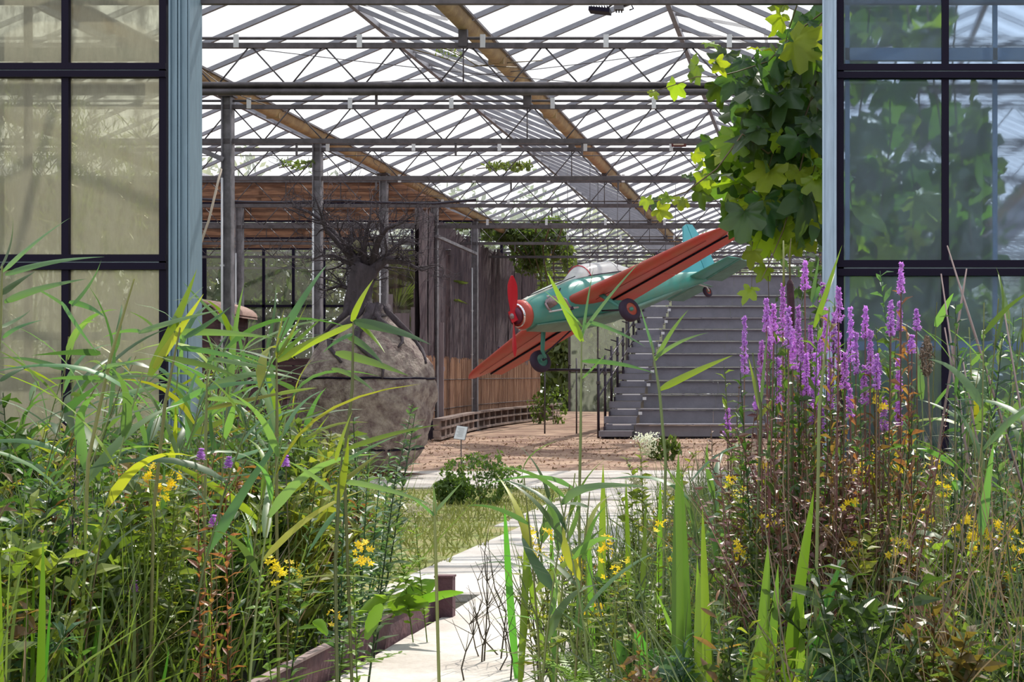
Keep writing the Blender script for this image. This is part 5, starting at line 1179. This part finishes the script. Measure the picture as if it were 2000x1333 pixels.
# twiggy bare stems beside the path
for i in range(13):
    D = random.uniform(4.6, 5.4); xb = random.uniform(880, 1110); h = Z_(random.uniform(1000, 1180), D)
    if h < .1: continue
    g = MB(); x0 = X_(xb, D); pts = [Vector((0, 0, 0))]
    for k in range(5): pts.append(pts[-1] + Vector((random.gauss(0, .02), random.gauss(0, .02), h / 5)))
    g.tube(pts, [.0028, .0025, .002, .0017, .0014, .0008], 4, cap=False)
    for k in range(7):
        p = pts[random.randint(1, 4)]; g.tube([p, p + Vector((random.gauss(0, .05), random.gauss(0, .04), random.uniform(.03, .12)))], [.0014, .0007], 3, cap=False)
    o = g.build('twiggy_stem', mat('dark_twig', (.05, .04, .025), .8)); o.location = (x0, D, 0); tag(o, 'dark leafless twiggy stem in front of the pale path', 'stem', 'twiggy stems before the path')
# low shrub on the lawn
def leaf_cloud(name, n, c, rad, size, m, parent=None, hollow=.55, tilt=1.2, shape=None):
    pos = rng.normal(0, 1, (n, 3)); pos /= np.linalg.norm(pos, axis=1)[:, None]; pos *= (rng.uniform(hollow, 1, n) ** .5)[:, None]; pos = pos * np.array(rad)
    lump = np.array([1 + .28 * mnoise.noise(Vector(p * np.array((2.2, 2.2, 2.2)) / max(rad))) * 2 for p in pos]); pos = pos * lump[:, None] + np.array(c)
    S = rand_rots(n, tilt) * (size * rng.uniform(.6, 1.3, n))[:, None, None]
    return batch(name, [(-1, 0, 0), (0, -.45, .1), (1, 0, 0), (0, .45, .1)], [(0, 1, 2, 3)], S, pos, m, parent=parent)
M_SHR = leafmat('shrub_leaf', (.10, .16, .045), ov=.3)
for (x, yb, w, h, lab, gpx) in ((940, 985, 75, 50, 'low leafy shrub on the lawn before the cross path', 0), (885, 965, 35, 26, 'small leafy shrub left of the low shrub on the lawn', 0), (1085, 830, 30, 40, 'tuft of weeds at the end of the reed wall', 1), (1055, 812, 22, 34, 'low weeds against the end of the pallet kerb', 1), (1300, 880, 30, 24, 'pale weed growing in the woodchips before the bleachers', 2)):
    D = 12.7 if gpx == 0 else (33 if gpx == 1 else 19); t = thing('shrub', (X_(x, D), D, floor_z(D)), lab, 'shrub'); rw, rh = w * D / F, h * D / F
    leaf_cloud('foliage', 1500 if gpx == 0 else 220, (0, 0, rh * .9), (rw, rw * .6, rh), .022 if gpx == 0 else .05, M_SHR, t)['kind'] = 'stuff'
    for k in range(5): MB().tube([(0, 0, 0), (random.gauss(0, rw * .4), random.gauss(0, rw * .3), rh * 1.3)], [.006, .002], 4).build('stem', M_HS, t)

# ------------------------------------------------------------ grape vine at the right door post
def vine_leaf_mesh(m, cup, seed):
    rnd2 = random.Random(seed); g = MB(); lob = [(-155, .42), (-125, .78), (-100, .50), (-62, .92), (-32, .58), (0, 1.12), (32, .58), (62, .92), (100, .50), (125, .78), (155, .42), (180, .12)]
    out = []
    for i, (a, r_) in enumerate(lob):
        a2, r2 = lob[(i + 1) % len(lob)]
        if a2 < a: a2 += 360
        out.append((a, r_))
        am = (a + a2) / 2; rmid = (r_ + r2) / 2 * (1.04 + rnd2.uniform(-.07, .07)); out.append((am, rmid))
    vs = [Vector((0, 0, 0))]
    for a, r_ in out:
        x, y = r_ * math.cos(R(a)) * .5 + .08, r_ * math.sin(R(a)) * .5; vs.append(Vector((x, y, -cup * (x * x + y * y) + .05 * math.sin(a * .2 + seed) + .035 * math.sin(R(a) * 5 + seed))))
    inner = []
    for a, r_ in out: v = vs[1 + len(inner)]; inner.append(Vector((v.x * .5, v.y * .5, v.z * .35 + .02 * math.cos(R(a) * 5.6))))
    k = len(out); vs += inner
    fs = [(1 + i, 1 + (i + 1) % k, 1 + k + (i + 1) % k, 1 + k + i) for i in range(k)] + [(0, 1 + k + i, 1 + k + (i + 1) % k) for i in range(k)]
    g.add(vs, fs, True); return g.mesh('leaf', m)
VLM = [[vine_leaf_mesh(m, c, s) for s, c in enumerate((.3, .7, -.3, 1.1, .1))] for m in (M_VL, M_VLY)]
vn = thing('grape_vine', (0, 11.4, 0), 'grape vine with large lobed leaves hanging beside the right door post', 'vine'); vo = Vector(vn.location)
def put_leaf(x, y, D, size, young=False, parent=vn, o=vo, face=True):
    p = at(x, y, D) - o; l = size * (1.3 if size < 75 else 1.0) * D / F
    # leaf plane roughly faces the doorway or is tilted; tip hangs down
    M = Matrix.Translation(p) @ Matrix.Rotation(random.gauss(0, .7), 4, 'Z') @ Matrix.Rotation(R(90) + random.gauss(-.35, .5), 4, 'X') @ Matrix.Rotation(R(-90) + random.gauss(0, .6), 4, 'Z') @ Matrix.Diagonal((l, l, l, 1))
    inst('leaf', random.choice(VLM[1 if young else 0]), parent, M)
bound = [(0, 1575), (40, 1545), (80, 1530), (110, 1510), (135, 1430), (170, 1430), (210, 1440), (240, 1450), (280, 1410), (320, 1400), (360, 1415), (400, 1430), (430, 1440), (455, 1500), (480, 1560), (500, 1600)]
bys = [b[0] for b in bound]; bxs = [b[1] for b in bound]
for i in range(175):
    y = random.uniform(60, 455); xl = float(np.interp(y, bys, bxs)); x = random.uniform(xl, 1612)
    D = random.uniform(11.15, 12.3); put_leaf(x, y, D, random.uniform(75, 135), young=random.random() < (.15 if y < 300 else .34))
for (x, y, s, yg) in [(1525, 32, 58, 1), (1560, 60, 50, 1), (1385, 85, 36, 1), (1362, 128, 60, 0), (1400, 120, 44, 1), (1320, 165, 46, 1), (1274, 178, 24, 1), (1420, 105, 62, 0), (1450, 120, 60, 0), (1480, 95, 50, 1), (1400, 165, 60, 0), (1440, 150, 50, 1), (1262, 388, 32, 1), (1285, 384, 36, 0),
                      (1305, 384, 28, 1), (1285, 410, 40, 1), (1330, 388, 36, 1), (1335, 392, 24, 1), (1368, 372, 50, 0), (1345, 345, 40, 0), (1390, 275, 56, 0), (1415, 300, 48, 1), (1380, 350, 50, 1), (1395, 340, 60, 0), (1425, 350, 64, 0), (1470, 490, 44, 1), (1495, 525, 40, 1),
                      (1465, 565, 44, 1), (1500, 475, 44, 1), (1420, 400, 86, 0), (1440, 420, 80, 0), (1460, 450, 46, 1), (1490, 440, 60, 1), (1530, 445, 66, 1), (1560, 430, 60, 1), (1590, 400, 56, 1), (1598, 340, 60, 1), (1590, 290, 50, 1), (1515, 460, 50, 1), (1300, 30 + 350, 26, 1), (1498, 405, 70, 0), (1560, 470, 44, 1),
                      (1540, 480, 30, 1), (1470, 400, 50, 1), (1440, 395, 40, 1), (1505, 385, 60, 1), (1355, 300, 36, 1), (1372, 318, 28, 1), (1530, 10, 40, 1), (1590, 10, 40, 0), (1580, 40, 44, 0)]:
    put_leaf(x, y, random.uniform(11.1, 11.7), s, bool(yg))
def vstem(pts, r=.007, D0=11.3):
    MB().tube([at(x, y, D0 + .2 * math.sin(i)) - vo for i, (x, y) in enumerate(pts)], [r * (1 - .6 * i / (len(pts) - 1)) for i in range(len(pts))], 6, cap=False).build('stem', M_VS, vn)
vstem([(1612, 60), (1590, 180), (1560, 260), (1500, 300), (1450, 262), (1400, 330), (1340, 375), (1290, 392), (1250, 396)], .009)
vstem([(1612, 20), (1560, 60), (1500, 120), (1440, 140), (1400, 150), (1360, 150), (1320, 165), (1274, 180), (1180, 178)], .006)
vstem([(1600, 200), (1570, 300), (1550, 380), (1530, 450), (1500, 520), (1488, 545)], .008); vstem([(1612, 250), (1590, 330), (1570, 430)], .006); vstem([(1540, 200), (1500, 330), (1470, 440), (1468, 560)], .006)
vstem([(1560, 0), (1540, 60), (1520, 140)], .006); vstem([(1612, 0), (1608, 200), (1606, 420), (1618, 800), (1625, 1000)], .014, 11.5); vstem([(1500, 540), (1502, 590), (1515, 620)], .003)
# vine mass behind the right window
vb = thing('grape_vine', (X_(1750, 12.2), 12.2, 0), 'dark grape vine pressed behind the panes of the right window', 'vine'); vbo = Vector(vb.location)
n = 0
while n < 210:
    y = random.uniform(-60, 900); x = random.uniform(1645, 1990)
    wdt = 1845 if y < 150 else (1930 if y < 600 else 1990)
    if x > wdt or (y < 130 and random.random() < .4): continue
    put_leaf(x, y, random.uniform(11.5, 13.2), random.uniform(75, 130), young=(random.random() < (.08 if y < 350 else .35)), parent=vb, o=vbo); n += 1
for k in range(5): MB().tube([at(1680 + 50 * k + 20 * math.sin(i + k), 1000 - 125 * i, 12.2 + .2 * math.cos(i)) - vbo for i in range(9)], .008, 6).build('stem', M_VS, vb)
# dark shrubs deeper behind the right window
M_DKL = leafmat('dark_foliage', (.05, .085, .04), ov=.3)
for i, (x, D, w, z0, h) in enumerate(((1720, 14.2, .8, .0, 2.9), (1900, 13.6, .6, 0, 1.8), (1990, 15.5, 1.3, 0, 1.5), (1800, 16.5, .9, 1.9, 1.4))):
    t = thing('indoor_shrub', (X_(x, D), D, floor_z(D)), ['tall dark shrub inside behind the left half of the right window', 'bushy shrub inside at the foot of the right window', 'wide low shrub inside at the right edge of the view', 'dark hanging foliage inside behind the upper right window'][i], 'shrub')
    leaf_cloud('foliage', 2600, (0, 0, z0 + h * .55), (w, w, h * .5), .06, M_DKL if i in (0, 3) else M_SHR, t, hollow=.2)['kind'] = 'stuff'
    MB().tube([(0, 0, 0), (.05, 0, z0 + h * .6)], [.03, .012], 6).build('trunk', M_HS, t)
# willow-like plants behind the left window
M_WIL = leafmat('willow_leaf', (.22, .25, .13), ov=.3, rough=.3)
for i, (x, D, h) in enumerate(((40, 13.2, 3.6), (150, 12.8, 3.3), (250, 14.5, 3.2), (-120, 13.5, 3.6), (300, 13.0, 1.4))):
    t = thing('willow', (X_(x, D), D, floor_z(D)), ['slender willow seen through the middle of the left window', 'slender willow behind the main mullion of the left window', 'slender willow behind the rightmost pane of the left window', 'slender willow beyond the left frame edge', 'low willow bush beside the left door post'][i], 'tree')
    n = 2600; a = rng.uniform(0, 6.28, n); rr_ = rng.uniform(.05, .62, n); zz = rng.uniform(.15, 1, n) * h - rr_ * .3
    mats_ = rand_rots(n, .4); S = np.zeros((n, 3, 3)); S[:, 0, 0] = .055; S[:, 1, 1] = .014; S[:, 2, 2] = .05
    tilt = np.array([[math.cos(1.0), 0, math.sin(1.0)], [0, 1, 0], [-math.sin(1.0), 0, math.cos(1.0)]])
    batch('foliage', [(-1, 0, 0), (0, -.5, .1), (1, 0, 0), (0, .5, .1)], [(0, 1, 2, 3)], mats_ @ tilt @ S, np.stack([np.cos(a) * rr_, np.sin(a) * rr_, zz], 1), M_WIL, parent=t)['kind'] = 'stuff'
    for k in range(6): MB().tube([(0, 0, 0), (random.gauss(0, .15), random.gauss(0, .15), h * .5), (random.gauss(0, .35), random.gauss(0, .35), h * .95)], [.014, .009, .003], 5).build('branch', M_HS, t)

# climbing vines on the end of the reed wall and hanging along the trusses
M_IVY = leafmat('climber_leaf', (.10, .14, .045), ov=.3)
t = thing('climber', (X_(1030, 33), 33, 0), 'tangled climber spilling over the top end of the reed wall behind the aircraft nose', 'climber'); to = Vector(t.location)
def cl(x, y, D, w, h, n, s=.065, m=M_IVY, par=t, o=to): leaf_cloud('foliage', n, at(x, y, D) - o, (w * D / F, .35, h * D / F), s, m, par, hollow=.1)['kind'] = 'stuff'
cl(1010, 455, 31.5, 70, 22, 1500); cl(1040, 490, 32.5, 40, 45, 1300); cl(1070, 440, 32, 55, 20, 420); cl(1062, 540, 33, 16, 50, 160); cl(1090, 470, 32, 22, 40, 300, .08); cl(930, 440, 30, 60, 12, 500); cl(1110, 500, 33, 14, 30, 120, .09)
for k in range(8): MB().tube([at(920 + 26 * k, 435, 31) - to, at(940 + 20 * k, 450 + 6 * k, 31.8) - to, at(1000 + 12 * k, 480 + 16 * k, 32.5) - to], [.02, .015, .008], 5).build('stem', M_VS, t)
t2 = thing('climber', at(1010, 325, 24), 'sparse leafy strand of climber high under the roof bars left of the middle gutter', 'climber'); to2 = Vector(t2.location)
cl(1010, 325, 24, 40, 9, 160, .05, M_IVY, t2, to2); cl(965, 325, 24, 22, 6, 60, .05, M_IVY, t2, to2); MB().tube([at(930, 330, 24) - to2, at(1040, 318, 24) - to2], .008, 4).build('stem', M_VS, t2)
t3 = thing('climber', at(590, 320, 20), 'sparse climber strand beside the second column under the roof', 'climber'); to3 = Vector(t3.location)
cl(590, 322, 20, 45, 10, 110, .035, M_IVY, t3, to3); MB().tube([at(545, 328, 20) - to3, at(640, 310, 20) - to3], .008, 4).build('stem', M_VS, t3)
t4 = thing('climber', at(870, 105, 15), 'bare twining strand across the ridge bars near the top', 'climber'); to4 = Vector(t4.location)
for (pp) in ([(800, 95), (850, 108), (880, 118), (920, 130), (1000, 122), (1060, 118)], [(850, 92), (890, 100), (930, 128), (1010, 132)], [(830, 85), (870, 95), (905, 112)]): MB().tube([at(x, y, 15 + .1 * i) - to4 for i, (x, y) in enumerate(pp)], .006, 5).build('stem', M_VS, t4)
cl(870, 100, 15, 30, 10, 90, .018, M_IVY, t4, to4)

# palms / shrubs in the left bay behind the netting
M_PALM = leafmat('palm_leaf', (.13, .17, .06), ov=.3)
for (x, D, h, lab) in ((815, 28.6, 2.6, 'spiky palm behind the netting between the tree and the reed wall'), (775, 29.6, 2.2, 'spiky palm right of the tree trunk behind the boards')):
    t = thing('palm', (X_(x, D), D, floor_z(D)), lab, 'palm'); MB().tube([(0, 0, 0), (0, 0, h)], [.09, .07], 8, noise=.3).build('trunk', M_TREE, t)
    for k in range(16):
        az = k * 2.4; el = random.uniform(-.2, 1.2); g = MB()
        for j in range(9):
            a2 = (j - 4) * .16; d = Vector((math.cos(az + a2) * math.cos(el), math.sin(az + a2) * math.cos(el), math.sin(el))); c0 = Vector((0, 0, h)); e = d.cross(Vector((0, 0, 1))).normalized() * .02
            g.add([c0 + d * .25 - e * .3, c0 + d * .25 + e * .3, c0 + d * .6 + e, c0 + d * .95 - Vector((0, 0, .12)), c0 + d * .6 - e], [(0, 1, 2, 3, 4)])
        g.build('frond', M_PALM, t)

# ------------------------------------------------------------ trees outside
M_TRE = leafmat('tree_leaf', (.085, .13, .04), ov=.4)
M_TRP = leafmat('tree_leaf_pale', (.16, .19, .08), ov=.4)
tl = [(-13.5, 37.5, 2.2, 6, 0), (-10.8, 38.5, 2.0, 5.5, 1), (-8.4, 38, 1.9, 5.5, 0), (-16, 39, 2.4, 7, 1), (-6.2, 48.5, 2.2, 6.5, 1), (-3.2, 50, 2.4, 5.5, 0), (-.2, 49, 2.3, 5, 1), (3.4, 50.5, 2.6, 6, 0), (7.0, 49, 2.4, 5.5, 1), (-19, 33, 2.3, 7, 0), (-19.5, 27, 2.4, 6.5, 1), (-19, 21, 2.3, 6, 0), (-19.5, 15.5, 2.3, 6.5, 1), (13, 20, 2.5, 6, 0), (13.5, 30, 2.6, 7, 1), (11, 47, 2.6, 7, 0), (13, 39, 2.5, 6, 1), (-7.4, 46.6, 1.5, 5, 1), (-4.6, 46.9, 1.5, 4.6, 1), (-2.0, 47, 1.5, 4.4, 0), (.8, 47, 1.5, 4.5, 1), (-8.6, 50, 2.2, 7, 0)]
for i, (x, y, r_, h, k) in enumerate(tl):
    wl = ['beyond the left rear glass', 'beyond the back wall', 'beyond the left side wall', 'beyond the right side wall']
    w_ = 0 if (y > 35 and x < -7) else (1 if y > 45 else (2 if x < -15 else 3))
    t = thing('tree', (x, y, 0), ('pale green' if k else 'dark green') + ' leafy tree ' + wl[w_], 'tree', ('pale' if k else 'dark') + ' trees ' + wl[w_])
    leaf_cloud('crown', 5200, (0, 0, h * .5), (r_, r_, h * .52), .13, M_TRP if k else M_TRE, t, hollow=.05)['kind'] = 'stuff'
    MB().tube([(0, 0, 0), (.1, 0, h * .4), (0, .1, h * .8)], [.14, .1, .04], 8).build('trunk', M_TREE, t)
    for q in range(4): MB().tube([(0, 0, h * .3), (random.gauss(0, .8), random.gauss(0, .8), h * .7)], [.05, .015], 6).build('branch', M_TREE, t)

# ------------------------------------------------------------ say which one: rank inside small landmark zones
ORD = ['topmost', 'second from the top', 'third from the top', 'fourth from the top', 'fifth from the top', 'sixth from the top', 'seventh from the top', 'eighth from the top', 'ninth from the top', 'tenth from the top']
def rank_labels(group, zones, text, topf):
    obs = [o for o in SC.objects if o.get('group') == group]
    for (x0, x1, where) in zones:
        zs = [o for o in obs if x0 <= XV + F * o.location.x / o.location.y < x1]; zs.sort(key=lambda o: topf(o))
        for i, o in enumerate(zs):
            o['label'] = (text + ' ' + where + (', ' + ORD[min(i, 9)] if len(zs) > 1 else '')); 
def toppx(o):
    best = 1e9; st = [o] + list(o.children)
    T = o.matrix_basis
    for c in st:
        if c.type != 'MESH': continue
        M = T @ c.matrix_basis if c is not o else T
        for b in c.bound_box:
            p = M @ Vector(b); best = min(best, YV - F * (p.z - EYE) / max(.5, p.y))
    return best
rank_labels('purple loosestrife spikes before the right door post', [(1440, 1515, 'well left of the cattail'), (1515, 1543, 'just left of the cattail'), (1543, 1578, 'just right of the cattail'), (1578, 1600, 'left of the right door post'), (1600, 1635, 'over the right door post'),
    (1635, 1665, 'right of the right door post'), (1665, 1700, 'over the left pane of the right window'), (1700, 1735, 'over the middle of the left pane'), (1735, 1900, 'left of the dark mullion of the right window')], 'purple spike', toppx)
rank_labels('yellow flowers before the pale path', [(1000, 1100, 'at the left end of the bed'), (1100, 1250, 'above the fern'), (1250, 1400, 'around the lit iris')], 'yellow-flowered stem', toppx)
rank_labels('yellow flowers left of the path', [(200, 310, 'below the left window'), (310, 450, 'below the blue door post'), (450, 600, 'below the columns'), (600, 900, 'near the edging')], 'yellow-flowered stem', toppx)
rank_labels('yellow flowers in the bed at right', [(1400, 1470, 'left of the purple spikes'), (1470, 1560, 'under the cattail'), (1560, 1640, 'under the door post'), (1640, 1700, 'right of the door post'), (1700, 1790, 'under the left pane'), (1790, 1846, 'left of the mullion'), (1846, 1890, 'right of the mullion'), (1890, 1925, 'in the yellow patch'), (1925, 1960, 'right in the yellow patch'), (1960, 2100, 'by the right edge')], 'yellow-flowered stem', toppx)
for gp in ('reeds before the left window', 'reeds before the left of the doorway'):
    rank_labels(gp, [(-200, 0, 'at the left edge'), (0, 60, 'left of the brown post'), (60, 130, 'left of the dark mullion'), (130, 200, 'right of the dark mullion'), (200, 270, 'over the middle of the pane'), (270, 330, 'left of the blue door post'), (330, 380, 'over the blue door post'), (380, 450, 'over the nearest column'), (450, 520, 'right of the nearest column'), (520, 600, 'left of the root ball'), (600, 660, 'over the left of the root ball'), (660, 800, 'over the right of the root ball')], 'plain green reed', toppx)
rank_labels('short reeds right of the path', [(900, 1060, 'at the path edge'), (1060, 1160, 'left of the pale iris'), (1160, 1260, 'below the foot of the bleachers'), (1260, 1380, 'behind the lit iris'), (1380, 1600, 'right of the lit iris')], 'short reed', toppx)
rank_labels('twiggy stems before the path', [(860, 920, 'nearest the rusty edging'), (920, 960, 'left of the iris leaves'), (960, 1010, 'before the iris leaves'), (1010, 1060, 'right of the iris leaves'), (1060, 1130, 'by the tall reed')], 'dark twiggy stem', toppx)
rank_labels('reeds before the right window', [(1700, 1846, 'left of the mullion'), (1846, 1943, 'right of the mullion'), (1943, 2200, 'by the right edge')], 'slender reed', toppx)
rank_labels('leafy stems before the right window', [(1700, 1846, 'left of the mullion'), (1846, 1900, 'just right of the mullion'), (1900, 1950, 'before the second pane'), (1950, 2200, 'by the right edge')], 'bluish narrow-leaved stem', toppx)
rank_labels('leafy stems before the root ball', [(400, 600, 'left of the root ball'), (600, 660, 'over the left of the root ball'), (660, 720, 'over the middle of the root ball'), (720, 900, 'over the right of the root ball')], 'glossy narrow-leaved stem', toppx)

WORD = ['first', 'second', 'third', 'fourth', 'fifth', 'sixth', 'seventh', 'eighth', 'ninth', 'tenth', 'eleventh', 'twelfth', 'thirteenth', 'fourteenth', 'fifteenth', 'sixteenth', 'seventeenth', 'eighteenth', 'nineteenth', 'twentieth']
from collections import defaultdict
byl = defaultdict(list)
for o in list(SC.objects):
    if o.parent is None and o.get('label') and ('herb' in o.name or 'red_stalk' in o.name): byl[o['label']].append(o)
for lab, os_ in byl.items():
    if 1 < len(os_) <= 20:
        os_.sort(key=lambda o: o.location.x / o.location.y)
        for i, o in enumerate(os_): o['label'] = lab + ', ' + WORD[i] + ' from left'
